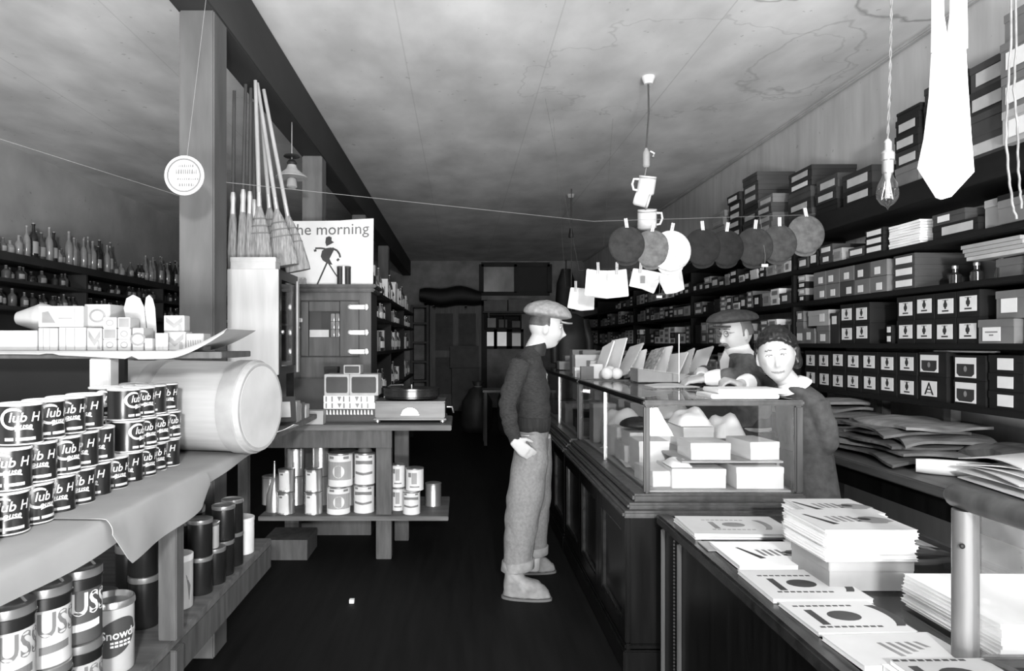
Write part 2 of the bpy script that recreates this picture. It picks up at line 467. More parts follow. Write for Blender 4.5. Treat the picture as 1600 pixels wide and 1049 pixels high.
# ---- boxes
FACE = {'black': m_black, 'dark': m_dk, 'charcoal': m_dk2, 'grey': m_gry, 'pale grey': m_gry2, 'white': m_white}
def emblem_label(mb, x, y, z, wd, ht, style=0):
    """a paper label on a face that looks towards -X, with its printed mark"""
    mb.bb(x - .0012, x, y - wd / 2, y + wd / 2, z - ht / 2, z + ht / 2, 0)
    f = lambda u, v, q: (x - .0012 - q, y - u, z + v)
    if style == 0:       # small figure over one line of print
        pts = [(0, .026), (.006, .02), (.007, .012), (.013, .004), (.012, -.008), (.006, -.012), (.006, -.019), (-.006, -.019), (-.006, -.012), (-.012, -.008), (-.013, .004), (-.007, .012), (-.006, .02)]
        mb.prism([(u * ht / .07, v * ht / .07 + .006) for u, v in pts], f, .0006, 1)
        mb.prism([(-.022, -.026), (.022, -.026), (.022, -.019), (-.022, -.019)], f, .0006, 1)
        mb.prism([(-.02, .027), (.02, .027), (.02, .03), (-.02, .03)], f, .0006, 2)
    elif style == 1:     # tall open A
        for s in (-1, 1):
            mb.prism([(s * .003, .03), (s * -.006, .03), (s * .022, -.03), (s * .034, -.03)][::s], f, .0006, 1)
        mb.prism([(-.014, -.006), (.014, -.006), (.014, 0), (-.014, 0)], f, .0006, 1)
        mb.prism([(-.02, -.022), (.02, -.022), (.02, -.016), (-.02, -.016)], f, .0006, 2)
    elif style == 2:     # dark oval picture with white corners
        mb.prism([(-wd * .42, -ht * .3), (-wd * .3, -ht * .44), (wd * .3, -ht * .44), (wd * .42, -ht * .3), (wd * .42, ht * .18), (-wd * .42, ht * .18)], f, .0006, 1)
        mb.prism([(0.01 * cos(k * pi / 5), .014 * sin(k * pi / 5) - .006) for k in range(10)], f, .0009, 2)
    elif style == 3:     # line of print
        mb.prism([(-wd * .35, ht * .1), (wd * .35, ht * .1), (wd * .35, ht * .2), (-wd * .35, ht * .2)], f, .0006, 2)
        mb.prism([(-wd * .12, -ht * .12), (wd * .12, -ht * .12), (wd * .12, -ht * .02), (-wd * .12, -ht * .02)], f, .0006, 2)

LABM = [m_lab, m_ink, m_ink2]
def carton(name, label, cat, y, z, wd, ht, col, lab=None, group=None, dp=.3, out=.0, lid=True, detail=True, tilt=0.0, labm=None):
    """box on the shelving, its end towards the shop floor; lab: (width, height, style, dy, dz)"""
    x = SX + .015 - out
    dp = min(dp, XR - .012 - x)
    t = thing(name, label, cat, (x, y, z), tilt, group)
    g = FACE[col]
    if lid and detail:
        lh = min(.035, ht * .42)
        MB().bb(.003, dp - .003, -wd / 2 + .003, wd / 2 - .003, 0, ht - lh).build('box_body', g, t)
        MB().bb(0, dp, -wd / 2, wd / 2, ht - lh, ht - .0008).build('lid', g, t, bevel=.0015)
    else:
        MB().bb(0, dp, -wd / 2, wd / 2, 0, ht - .0008).build('box_body', g, t, bevel=.0015 if detail else 0)
    if lab:
        lw, lh_, st, dy, dz = lab
        mb = MB(); emblem_label(mb, -.0003, dy, ht / 2 + dz, lw, lh_, st if detail else 9)
        mb.build('paper_label', labm or LABM, t)
    return t

def ydepth(px): return SX * F / (px - VX)
ROWN = {0: 'bottom shelf', 1: 'second shelf', 2: 'third shelf', 3: 'fourth shelf', 4: 'top shelf'}
_cnt = {}
def boxlab(look, sh, row):
    k = (look, sh, row); _cnt[k] = _cnt.get(k, 0) + 1
    return '%s, %s layer, %s, %s from near end' % (look, nth(row + 1), ROWN[sh], nth(_cnt[k]))

# the two layers of black boxes with the same white emblem
def emblems(sh, ys, wd, ht, rows=2):
    for r in range(rows):
        for y in ys:
            carton('hosiery_box', boxlab('black box with white emblem label', sh, r), 'box', y, SHZ[sh] + r * ht, wd, ht, 'black',
                   (.105, .07, 0, random.uniform(-.004, .004), random.uniform(-.006, .006)), 'black boxes with white emblem labels')
emblems(1, [3.142 + .147 * k for k in range(4)], .142, .122)
emblems(1, [3.97, 4.125], .146, .118)
emblems(0, [3.572 + .163 * k for k in range(7)], .158, .118)
# near end of the bottom shelf
for r, (st, lw, lh, dz) in enumerate(((1, .11, .075, 0), (2, .13, .085, .004))):
    carton('hosiery_box', ('black box marked with a tall letter A, under the banded one' , 'black box with dark banded picture label, over the box marked A')[r], 'box', 3.38, SHZ[0] + r * .12, .20, .12, 'black', (lw, lh, st, .02, dz))
for r in range(2):
    carton('hosiery_box', ('lower', 'upper')[r] + ' of two boxes with dark banded oval labels by the shelf end', 'box', 3.135, SHZ[0] + r * .115, .20, .115, 'black', (.13, .092, 2, .02, 0))
for r in range(3):
    carton('shoe_box', boxlab('flat black box with small plain white label', 0, r), 'box', 2.925, SHZ[0] + r * .078, .19, .078, 'black', (.085, .05, 9, .0, 0), 'flat black boxes with plain white labels')
carton('carton', 'grey box marked with a tall letter A at the near shelf end', 'box', 2.74, SHZ[0], .16, .12, 'grey', (.14, .08, 1, .01, -.01))
carton('carton', 'grey box with plain white label over the lettered grey box', 'box', 2.74, SHZ[0] + .121, .16, .12, 'grey', (.1, .06, 9, .01, 0))
tag(MB().bb(SX + .05, SX + .075, 3.03, 3.42, SHZ[0] + .241, SHZ[0] + .249).build('folding_rule', mat('boxwood_rule', .6, .5, 6, .1)), 'pale folding rule lying across the boxes on the bottom shelf', 'ruler')
# near end of the second shelf
carton('carton', 'low grey lidded box with printed white label, near end of the second shelf', 'box', 2.955, SHZ[1], .20, .105, 'grey', (.10, .06, 3, .02, -.012), out=.02)
carton('carton', 'grey box with large blank label over the low grey lidded box', 'box', 2.885, SHZ[1] + .106, .19, .12, 'grey', (.085, .06, 9, .02, -.005))
carton('carton', 'pale grey box behind the shelf upright at the near end', 'box', 2.74, SHZ[1], .16, .14, 'pale grey')
for r in range(2):
    carton('notion_box', 'tiny black box with two white marks, %s of two in the dark gap' % ('lower', 'upper')[r], 'box', 3.72, SHZ[1] + r * .05, .045, .05, 'black', (.03, .03, 9, 0, 0), dp=.2)
# grey cartons further along the second shelf
for k, (y, wd, ht, col, lb) in enumerate([(4.265, .10, .19, 'dark', (.05, .05, 9, 0, .05)), (4.40, .15, .115, 'grey', (.06, .045, 9, 0, -.02)), (4.58, .15, .1, 'grey', (.05, .05, 9, 0, 0)), (4.70, .10, .15, 'grey', (.07, .05, 9, 0, -.03))]):
    carton('carton', '%s carton with white label on the second shelf beyond the emblem boxes, %s along' % (col, nth(k + 1)), 'box', y, SHZ[1], wd, ht, col, lb)
carton('carton', 'pale grey carton lying across the grey cartons on the second shelf', 'box', 4.46, SHZ[1] + .1155, .26, .10, 'pale grey', (.06, .05, 9, -.05, 0))
carton('carton', 'small grey carton under the pale one on the second shelf', 'box', 4.70, SHZ[1] + .151, .10, .07, 'grey', (.05, .04, 9, 0, 0))
# third shelf: cartons, label boxes, folded cloth
y0 = ydepth(1368)
for r in range(2):
    for k in range(5):
        carton('carton', boxlab('mid grey carton with small white label', 2, r), 'box', 3.78 + .155 * k, SHZ[2] + r * .088, .15, .087, ('grey', 'grey', 'charcoal', 'grey', 'grey')[(k + r) % 5],
               (.05, .04, 9, random.uniform(-.03, .03), -.012), 'grey cartons on the third shelf', out=.02, lid=False)
for r in range(3):
    carton('shoe_box', boxlab('shallow dark box with wide white label', 2, r), 'box', 3.58, SHZ[2] + r * .06, .17, .06, 'charcoal', (.13, .034, 9, 0, 0), 'shallow boxes with wide labels', out=.01)
for k, y in enumerate((3.05, 3.2, 3.34)):
    t = thing('ink_bottle', 'small dark bottle on the third shelf beside the shallow labelled boxes, %s along' % nth(k + 1), 'bottle', (SX + .1, y, SHZ[2]))
    MB().lathe([(.022, 0), (.026, .004), (.026, .05), (.012, .062), (.012, .08)], 14).build('bottle_body', m_bottle, t, smooth=.6)
    MB().lathe([(.014, .08), (.014, .094)], 10).build('stopper', m_brass, t)
for k in range(4):
    c0 = (SX + .14, 3.0, SHZ[2] + .096 + .019 * k)
    tag(MB().sheet(10, 10, lambda u, v: (c0[0] - .11 + .26 * u, c0[1] - .17 + .34 * v + .012 * k, c0[2] + .004 * sin(9 * v + k) * u), .017).build('folded_cloth', m_gry2 if k else m_lab2, smooth=.8),
        'folded pale cloth, %s from the bottom, on the third shelf over the dark bottles' % nth(k + 1), 'cloth', 'folded cloths on the third shelf')
t = thing('cloth_bolt', 'white cloth bolt standing upright near the end of the third shelf', 'bolt', (SX + .08, 2.84, SHZ[2]))
MB().lathe([(.03, 0), (.032, .004), (.032, .185), (.03, .19)], 18).build('cloth_roll', m_cloth, t, smooth=.7)
MB().lathe([(.008, .19), (.008, .197)], 12).build('core', m_gry, t)
carton('carton', 'grey carton behind the white cloth bolt on the third shelf', 'box', 2.98, SHZ[2], .15, .09, 'grey', out=-.06)
# fourth shelf
for r in range(9):
    o = MB().sheet(3, 3, lambda u, v: (SX + .01 + .28 * u + random.uniform(-.004, .004), 3.46 + .25 * v, SHZ[3] + .0135 * r + .0005 + .001 * sin(5 * v + r)), .012).build('envelope', m_paper)
    tag(o, 'thick white envelope in the pile on the fourth shelf, %s from the bottom' % nth(r + 1), 'envelope', 'white envelopes on the fourth shelf')
for r in range(3):
    carton('shoe_box', boxlab('flat black box with wide bright label', 3, r), 'box', 3.84, SHZ[3] + r * .045, .17, .044, 'black', (.13, .028, 9, 0, 0), 'flat boxes with bright labels', out=.01)
carton('shoe_box', 'low dark box with long label beside the bright label boxes, fourth shelf', 'box', 4.03, SHZ[3], .16, .06, 'charcoal', (.12, .03, 9, 0, 0))
carton('carton', 'long dark box with white ended label, fourth shelf beside the envelopes', 'box', 3.23, SHZ[3], .30, .066, 'black', (.2, .04, 9, -.02, 0), labm=[m_lab2, m_ink, m_ink2])
carton('carton', 'dark box with short label lying on the long dark box', 'box', 3.27, SHZ[3] + .067, .22, .055, 'charcoal', (.08, .03, 9, .03, 0))
carton('carton', 'pale grey box top lying beside the short label box, fourth shelf', 'box', 3.02, SHZ[3] + .0005, .10, .13, 'pale grey', out=-.02)
carton('carton', 'plain grey carton at the near end of the fourth shelf', 'box', 2.80, SHZ[3], .26, .10, 'grey', out=.03)
carton('carton', 'dark lid on the plain grey carton of the fourth shelf', 'box', 2.82, SHZ[3] + .101, .3, .03, 'black', lid=False)

# top shelf stacks: (px left, px right, [(height, colour, label)])
def stack(y, wd, items, look, dp=.3, jit=.006, out=.0):
    z = SHZ[4]
    for k, (ht, col, lb) in enumerate(items):
        lab_ = (wd * .68, ht * .5, 9, random.uniform(-.01, .01), -ht * .08) if lb else None
        carton('shoe_box', '%s box %s, %s from the bottom' % (col, look, nth(k + 1)), 'box', y + random.uniform(-jit, jit), z, wd, ht, col, lab_, 'shoe boxes piled on the top shelf', dp=dp, out=out + random.uniform(-.008, .008), labm=[m_lab2 if lb == 2 else m_lab, m_ink, m_ink2])
        z += ht
stack(2.77, .20, [(.14, 'pale grey', 1), (.14, 'grey', 1), (.14, 'grey', 1), (.12, 'grey', 0)], 'at the near end of the top shelf', out=.06)
stack(3.02, .25, [(.10, 'charcoal', 2), (.10, 'charcoal', 0), (.11, 'dark', 2), (.12, 'charcoal', 2)], 'behind the white necktie on the top shelf')
stack(3.31, .27, [(.085, 'dark', 2), (.09, 'dark', 2), (.09, 'dark', 1), (.095, 'black', 2), (.085, 'dark', 0)], 'between necktie and bulb on the top shelf')
stack(3.57, .19, [(.10, 'grey', 0), (.085, 'dark', 2), (.085, 'black', 2), (.085, 'black', 2), (.04, 'black', 0)], 'behind the hanging bulb on the top shelf')
stack(4.02, .30, [(.085, 'black', 2), (.10, 'dark', 2)], 'next beyond the bulb on the top shelf')
stack(4.36, .25, [(.07, 'black', 0), (.075, 'dark', 2), (.085, 'charcoal', 2)], 'with an open lid, second pile beyond the bulb')
stack(4.70, .32, [(.075, 'charcoal', 0), (.075, 'dark', 2), (.075, 'charcoal', 0), (.06, 'dark', 1), (.075, 'dark', 2)], 'third pile beyond the bulb', jit=.02)
stack(5.13, .25, [(.07, 'grey', 2), (.065, 'grey', 2), (.07, 'charcoal', 2), (.065, 'grey', 2)], 'in front of the tall grey pile', out=.05)
stack(5.50, .28, [(.075, 'charcoal', 2), (.075, 'charcoal', 0), (.075, 'charcoal', 2), (.075, 'dark', 0), (.075, 'charcoal', 2), (.075, 'charcoal', 2), (.07, 'charcoal', 0)], 'of the tall charcoal pile')
stack(5.83, .26, [(.075, 'dark', 1), (.075, 'dark', 1), (.075, 'dark', 1), (.075, 'dark', 1), (.07, 'dark', 1), (.07, 'dark', 1)], 'of the tall white labelled pile')
stack(6.2, .28, [(.075, 'pale grey', 0), (.075, 'white', 0), (.075, 'pale grey', 0), (.07, 'pale grey', 2), (.06, 'pale grey', 0)], 'of the pale pile beyond the labelled ones')
stack(6.6, .26, [(.07, 'charcoal', 2), (.07, 'dark', 0), (.05, 'dark', 0)], 'of the last full pile on the top shelf')
for k in range(10):
    stack(6.98 + .36 * k, .30, [(.08, random.choice(['charcoal', 'grey', 'dark', 'pale grey']), random.choice([0, 2]))] * random.choice([1, 1, 2]), 'far along the top shelf, %s beyond the piles' % nth(k + 1), jit=.02)

# the rest of the shelving: many small goods
KIND = [('tin', 'tin'), ('carton', 'box'), ('notion_box', 'box'), ('book', 'book')]
def goods(sh, ya, yb, style='mix', hmax=.22):
    y = ya
    while y < yb:
        far = y > 6.5
        wd = random.uniform(.09, .17) * (1.35 if far else 1)
        if any(e - .02 < y + wd and y < e + .05 for e in EDGES): y = [e for e in EDGES if e - .02 < y + wd and y < e + .05][0] + .055; continue
        z = SHZ[sh]; top = SHZ[sh] + hmax * random.uniform(.75, 1)
        if style == 'books' and random.random() < .8:
            hb = hmax * random.uniform(.75, .95); wb = wd * .42
            col = random.choice(['dark', 'black', 'charcoal', 'charcoal'])
            t = thing('book', boxlab('%s tall bound book' % col, sh, 0), 'book', (SX + .02, y + wb / 2, z), 0, 'tall books on the shelving')
            MB().loft([((.0, 0, 0), (.012, 0, 0), (0, wb / 2, 0)), ((.0, 0, hb), (.012, 0, 0), (0, wb / 2, 0))], 12).build('spine', FACE[col], t, smooth=.8)
            MB().bb(.001, .19, -wb / 2, wb / 2, 0, hb).build('cover', FACE[col], t)
            mb = MB()
            for q in (.2, .8): mb.loft([((-.001, 0, hb * q), (.012, 0, 0), (0, wb / 2 + .001, 0)), ((-.001, 0, hb * q + .012), (.012, 0, 0), (0, wb / 2 + .001, 0))], 12)
            mb.build('spine_band', m_lab2, t)
            y += wb + .004; continue
        r = 0
        hs = random.choice([.045, .06, .08, .1])
        cols = random.choice([['charcoal'], ['grey'], ['dark'], ['pale grey'], ['grey', 'pale grey'], ['black', 'pale grey'], ['white'], ['pale grey'], ['white', 'dark'], ['black']])
        lb = random.random() < .85; lm = [m_white, m_ink, m_ink2] if cols[0] in ('black', 'dark', 'charcoal', 'grey') else [m_ink2, m_ink, m_ink2]
        while z + hs < top + .001:
            col = cols[r % len(cols)]
            carton(random.choice(['carton', 'notion_box']) if hs < .07 else 'carton', boxlab('small %s box%s' % (col, ' with label' if lb else ''), sh, r), 'box', y + wd / 2, z, wd, hs, col,
                   (wd * random.uniform(.4, .7), hs * .5, 9, 0, 0) if lb else None, 'small boxes on the %s' % ROWN[sh], dp=.24, lid=not far, detail=not far, labm=lm)
            z += hs; r += 1
        y += wd + random.choice([.004, .004, .03])
random.seed(21)
goods(3, 4.18, 10.2, hmax=.15)
goods(2, 4.62, 12.0, hmax=.19)
goods(1, 4.86, 12.5, hmax=.22)
goods(0, 4.86, 6.6, 'mix', .22)
goods(0, 6.6, 9.1, 'books', .22)
goods(0, 9.3, 12.0, 'mix', .2)

# garments and papers on the work counter
m_coat = mat('folded_coat_cloth', .12, .9, 7, .35, (1, 4, 1), bump=.5)
m_coat2 = mat('folded_grey_cloth', .2, .9, 7, .35, (1, 4, 1), bump=.5)
def folded(cx, cy, z, lx, ly, th, m, lab, grp, seed):
    rnd = random.Random(seed); p1, p2 = rnd.uniform(0, 6), rnd.uniform(0, 6); cx += rnd.uniform(-.02, .02); cy += rnd.uniform(-.035, .035); dr = rnd.uniform(.3, 1.1)
    def top(u, v):
        ed = (1 - abs(2 * u - 1) ** 6) * (1 - abs(2 * v - 1) ** 6)
        wv = .006 * sin(7 * v + p1) + .005 * sin(11 * u + 4 * v + p2)
        return (cx - lx / 2 + lx * u + .02 * sin(9 * v + p2) + .02 * sin(4 * v + p1), cy - ly / 2 + ly * v + .012 * sin(8 * u + p1), z + th * (.30 + .5 * ed) + wv * (.3 + .5 * ed) - th * dr * (abs(2 * v - 1) ** 5 + .7 * max(0, 1 - 2 * u) ** 4) * (.5 + .5 * sin(5 * u + p1) * sin(4 * v + p2)) + th * .3)
    o = MB().sheet(14, 20, lambda u, v: (lambda p: (p[0], p[1], p[2] - th * .95 * ((1 - abs(2 * u - 1) ** 6) * (1 - abs(2 * v - 1) ** 6)) * .5))(top(u, v)), th * .45, 0).build('folded_garment', m, smooth=1.2)
    return tag(o, lab, 'garment', grp)
for k in range(7):
    folded(2.22, 4.12, WZ + .016 + .034 * k, .44 - .02 * k, .52 - .03 * k, .032, (m_coat2, m_coat)[k % 3 == 1], 'folded grey garment in the tall pile behind the woman, %s from the bottom' % nth(k + 1), 'garments in the tall pile', k)
for k in range(6):
    folded(2.26 + .02 * (k % 2), 3.50, WZ + .016 + .031 * k, .50 - .02 * k, .70 - .04 * k, .029, (m_coat, m_coat2)[k % 2], 'folded dark coat in the wide pile on the work counter, %s from the bottom' % nth(k + 1), 'coats in the wide pile', 20 + k)
folded(2.49, 3.1, WZ + .016, .26, .30, .10, m_coat, 'dark bundled garment on the work counter behind the white roll', None, 44)
o = MB(); a = Vector((2.05, 3.10, WZ + .036)); b_ = Vector((2.32, 2.93, WZ + .036))
o.tube([a.lerp(b_, k / 6) for k in range(7)], [.03, .034, .035, .035, .035, .034, .03], 16)
tag(o.build('cloth_roll', m_cloth, smooth=.9), 'small white cloth roll lying on the work counter beside the papers', 'roll')
for k in range(6):
    rnd = random.Random(80 + k); a0 = rnd.uniform(-.25, .25)
    def pf(u, v, k=k, a0=a0):
        x, y = -.25 + .5 * u, -.21 + .42 * v
        return (2.36 + x * cos(a0) - y * sin(a0), 2.72 + x * sin(a0) + y * cos(a0), WZ + .008 + .022 * k + .018 * sin(3 * u + k) * v + .02 * (1 - u) * (k / 6) * sin(4 * v))
    tag(MB().sheet(10, 10, pf, .004).build('paper_bag', m_paper, smooth=.9), 'large white paper sheet in the untidy heap on the work counter, %s from the bottom' % nth(k + 1), 'paper', 'white papers heaped on the work counter')
# ------------------------------------------------------------------ glass showcase counter (base, ledge, glass case)
CX0, CX1 = 0.70, 1.49          # base
CBT = 0.69                     # top of the panelled base
def base_unit(name, label, y0, y1, npan):
    t = thing(name, label, 'counter', (CX0, y0, 0))
    L = (-CX0, -y0, 0)
    MB().bb(CX0 + .02, CX1, y0, y1, .10, CBT - .03).build('cabinet_body', m_dark, t, loc=L)
    MB().bb(CX0 - .012, CX1, y0 - .012, y1, 0, .10).bb(CX0 - .004, CX1, y0 - .006, y1, .10, .125).build('plinth', m_dark, t, loc=L, bevel=.006)
    n = npan; pw = (y1 - y0) / n
    for k in range(n):
        a, b = y0 + k * pw, y0 + (k + 1) * pw
        fr = MB()
        fr.bb(CX0 - .002, CX0 + .0199, a, a + .07, .126, CBT - .031).bb(CX0 - .002, CX0 + .0199, b - .07, b - .001, .126, CBT - .031)
        fr.bb(CX0 - .002, CX0 + .0199, a + .07, b - .07, .126, .20).bb(CX0 - .002, CX0 + .0199, a + .07, b - .07, CBT - .10, CBT - .031)
        fr.build('panel_frame', m_dark, t, loc=L, bevel=.004)
        bd = MB()
        for yy in (a + .07, b - .082): bd.bb(CX0 + .004, CX0 + .0198, yy, yy + .012, .20, CBT - .10)
        bd.bb(CX0 + .004, CX0 + .0198, a + .082, b - .082, .20, .212).bb(CX0 + .004, CX0 + .0198, a + .082, b - .082, CBT - .112, CBT - .10)
        bd.build('panel_bead', m_darkx, t, loc=L, bevel=.003)
    # stepped ledge
    MB().bb(CX0 - .015, CX1 + .01, y0 - .015, y1, CBT - .03, CBT).bb(CX0 + .012, CX1, y0 + .012, y1, CBT, CBT + .028).build('ledge', m_midwood, t, loc=L, bevel=.009)
    MB().bb(CX0 + .04, CX1 - .005, y0 + .035, y1, CBT + .028, CBT + .062).build('ledge_moulding', m_midwood, t, loc=L, bevel=.009)
    return t
CY0, CY1 = 2.92, 4.62
base_unit('counter_base', 'dark panelled shop counter base under the nearer glass showcase', CY0, CY1, 3)
base_unit('counter_base', 'dark panelled counter base beyond the customer, under the farther showcase', CY1 + .02, 7.4, 5)
# glass showcases
GZ0, GZ1 = CBT + .063, 1.155
def showcase(name, label, y0, y1, joints):
    x0, x1 = .79, 1.475
    t = thing(name, label, 'showcase', (x0, y0, GZ0)); L = (-x0, -y0, -GZ0)
    for (x, y) in ((x0, y0), (x1 - .035, y0), (x0, y1 - .026), (x1 - .035, y1 - .026)):
        wd = .026 if x == x0 else .035
        MB().bb(x, x + wd, y, y + .026, GZ0, GZ1 - .024).build('corner_post', m_midwood, t, loc=L, bevel=.007)
    MB().bb(x0 - .004, x1 + .004, y0 - .004, y0 + .03, GZ1 - .023, GZ1).build('front_rail', m_midwood, t, loc=L, bevel=.006)
    MB().bb(x0 - .004, x0 + .03, y0 + .0305, y1, GZ1 - .023, GZ1).build('side_rail', m_dark, t, loc=L, bevel=.006)
    MB().bb(x1 - .03, x1 + .004, y0 + .0305, y1, GZ1 - .023, GZ1).build('side_rail', m_dark, t, loc=L, bevel=.006)
    MB().bb(x0 + .028, x1 - .037, y0 + .010, y0 + .015, GZ0, GZ1 - .024).build('front_pane', m_glass, t, loc=L)
    ys = [y0 + .03] + joints + [y1 - .03]
    for a, b in zip(ys, ys[1:]):
        MB().bb(x0 + .010, x0 + .015, a + .001, b - .001, GZ0, GZ1 - .024).build('side_pane', m_glass, t, loc=L)
    for j in joints:
        MB().bb(x0 + .006, x0 + .018, j - .004, j + .004, GZ0, GZ1 - .024).build('pane_joint', m_brass, t, loc=L)
    MB().bb(x0 + .031, x1 - .031, y0 + .031, y1 - .002, GZ1 - .012, GZ1 - .006).build('top_pane', m_glass, t, loc=L)
    MB().bb(x0 + .03, x1 - .04, y0 + .03, y1 - .03, GZ0 + .0005, GZ0 + .008).build('case_floor', m_gry2, t, loc=L)
    return t
showcase('glass_showcase', 'glass showcase with wood rails nearest the woman, full of white boxes', CY0 + .04, CY1, [3.83])
showcase('glass_showcase', 'second glass showcase standing beyond the customer in the cap', CY1 + .03, 7.3, [5.6, 6.5])
# a glass shelf inside the nearer case
SZ = GZ0 + .125
t = thing('glass_shelf', 'grey board shelf inside the nearer glass showcase', 'shelf', (1.15, 3.25, SZ))
MB().bb(-.17, .28, -.20, .40, -.008, 0).build('shelf_board', m_gry2, t)
for x in (-.16, .26):
    for y in (-.18, .38): MB().bb(x, x + .012, y, y + .012, -(SZ - GZ0 - .0085), -.0085).build('shelf_peg', m_brass, t)

def whitebox(name, lab, cat, x0, x1, y0, y1, z, h, m=None, group=None, rz=0.0):
    t = thing(name, lab, cat, ((x0 + x1) / 2, (y0 + y1) / 2, z), rz, group)
    hx, hy = (x1 - x0) / 2, (y1 - y0) / 2; lh = min(.03, h * .4)
    MB().bb(-hx + .002, hx - .002, -hy + .002, hy - .002, 0, h - lh).build('box_body', m or m_white, t)
    MB().bb(-hx, hx, -hy, hy, h - lh, h).build('lid', m or m_white, t, bevel=.002)
    return t
g0 = GZ0 + .0085
whitebox('garment_box', 'wide white box at the front of the showcase floor beside the corner post', 'box', 1.21, 1.42, 3.02, 3.26, g0, .095)
whitebox('garment_box', 'long cream box lying at the front of the showcase floor', 'box', .93, 1.17, 3.03, 3.27, g0, .085, m_lab)
t = whitebox('garment_box', 'white box standing on the shelf inside the showcase', 'box', 1.03, 1.21, 3.08, 3.28, SZ + .0005, .075)
whitebox('garment_box', 'white box at the back corner on the shelf inside the showcase', 'box', 1.28, 1.42, 3.08, 3.3, SZ + .0005, .08, rz=.12)
whitebox('garment_box', 'tall white box by the side pane behind the showcase corner post', 'box', .87, 1.02, 3.36, 3.56, g0, .16)
whitebox('garment_box', 'flat cream box on the showcase floor behind the tall white one', 'box', .86, 1.08, 3.62, 3.84, g0, .1, m_lab)
whitebox('garment_box', 'white box far back inside the nearer showcase', 'box', .9, 1.15, 4.1, 4.4, g0, .14)
whitebox('garment_box', 'grey card box far back inside the nearer showcase', 'box', 1.18, 1.4, 3.95, 4.3, g0, .2, m_gry2)
whitebox('garment_box', 'white topped box on the tall white box inside the showcase', 'box', .885, 1.10, 3.60, 3.8, g0 + .1005, .07)
# papers and cloth in the upper part of the case
def drape(name, lab, cat, c, lx, ly, h, m, seed, grp=None):
    rnd = random.Random(seed); a, b = rnd.uniform(0, 6), rnd.uniform(0, 6)
    def fn(u, v):
        bump = (1 - (2 * u - 1) ** 4) * (1 - (2 * v - 1) ** 4)
        return (c[0] + lx * (u - .5), c[1] + ly * (v - .5), c[2] + h * bump * (.75 + .25 * sin(7 * u + a) * cos(6 * v + b)) + .002)
    vs = MB().sheet(12, 12, fn, .006)
    return tag(vs.build(name, m, smooth=1.0), lab, cat, grp)
drape('folded_cloth', 'loosely folded white cloth on the boxes at the back of the showcase', 'cloth', (1.0, 4.24, g0 + .1405), .22, .24, .10, m_cloth, 5)
drape('folded_cloth', 'white cloth on the grey box at the back of the showcase', 'cloth', (1.28, 4.12, g0 + .2), .2, .3, .08, m_cloth, 6)
def cap_shape(root, R, crown_m, seed, tilt=0.0, squash=.3):
    """flat cap lying along +z crown up, brim towards +x; returns parts"""
    cr = MB()
    def fn(p):
        r = sqrt(p.x * p.x + p.y * p.y) / R
        a = atan2(p.y, p.x)
        p.z *= 1 + .10 * cos(8 * a) * r * .3
        if p.z < 0: p.z *= .35
        p.x += .06 * R * (p.z / (R * squash)) * 0
        return p
    cr.ell((0, 0, 0), (R, R * .98, R * squash), 0, n=32, k=14, fn=fn)
    a = cr.build('crown', crown_m, root, smooth=1.2)
    b = MB().ell((0, 0, R * squash * .99), (R * .07, R * .07, R * .035), 0, n=10, k=6).build('button', crown_m, root, smooth=1.2)
    pts = [(R * (.62 + .52 * cos(q) ** .7 if abs(q) < 1.57 else .62), R * .62 * sin(q)) for q in [(-1.57 + 3.14 * k / 16) for k in range(17)]]
    br = MB().prism(pts, lambda u, v, d: (u, v, -R * squash * .36 - .10 * (u - R * .6) - .6 * v * v - d), .007)
    c = br.build('brim', crown_m, root, smooth=.6)
    return [a, b, c]
t = thing('flat_cap', 'black cap lying inside the showcase against the side pane', 'cap', (.96, 3.70, g0 + .2005))
cap_shape(t, .105, m_dk, 3, squash=.42)
for k in range(4):
    o = MB().sheet(6, 6, lambda u, v: (.87 + .13 * u + .015 * k, 3.10 + .18 * v + .01 * k, g0 + .002 + .005 * k + .004 * sin(4 * u + k)), .003).build('pamphlet', (m_paper, m_gry2, m_lab)[k % 3], smooth=.8)
    tag(o, 'loose pamphlet on the showcase floor behind the front corner post, %s from the bottom' % nth(k + 1), 'pamphlet', 'pamphlets in the showcase')
for k in range(5):
    c = (.92 + .04 * (k % 2), 4.75 + .36 * k)
    whitebox('garment_box', '%s box inside the farther showcase, %s from its near end' % (('grey', 'dark', 'pale grey')[k % 3], nth(k + 1)), 'box', c[0] - .09, c[0] + .12, c[1], c[1] + .24, GZ0 + .0085, .10 + .03 * (k % 3), (m_gry, m_dk, m_gry2)[k % 3])
t = thing('hook_bar', 'small bright bent wire display hook in the farther showcase', 'hook', (.86, 5.02, GZ0 + .2085))
MB().tube([(-.0, 0, -.09), (0, 0, 0), (.03, .02, .02), (.07, .03, .02), (.1, .03, .03)], .004).build('wire', m_brass, t, smooth=1)
for k, (x0, x1, y0, y1, z_, h_, mm, rz) in enumerate(((.84, .97, 3.06, 3.30, g0 + .03, .07, m_lab, .1), (1.10, 1.26, 3.44, 3.66, g0, .22, m_white, .1), (1.29, 1.43, 3.42, 3.68, g0, .16, m_lab, -.05), (.86, .99, 3.86, 3.99, g0, .17, m_white, .2), (1.02, 1.16, 3.90, 4.05, g0, .12, m_lab, -.1), (.85, 1.0, 4.42, 4.56, g0, .25, m_gry2, 0), (1.08, 1.3, 4.38, 4.55, g0, .26, m_gry2, 0))):
    whitebox('garment_box', 'pale box crowded into the nearer showcase, %s counted from the woman' % nth(k + 1), 'box', x0, x1, y0, y1, z_ if k else g0, h_, mm, None, rz)
drape('folded_cloth', 'rumpled white cloth heaped on the tall boxes in mid showcase', 'cloth', (1.18, 3.55, g0 + .2205), .16, .22, .09, m_cloth, 11)
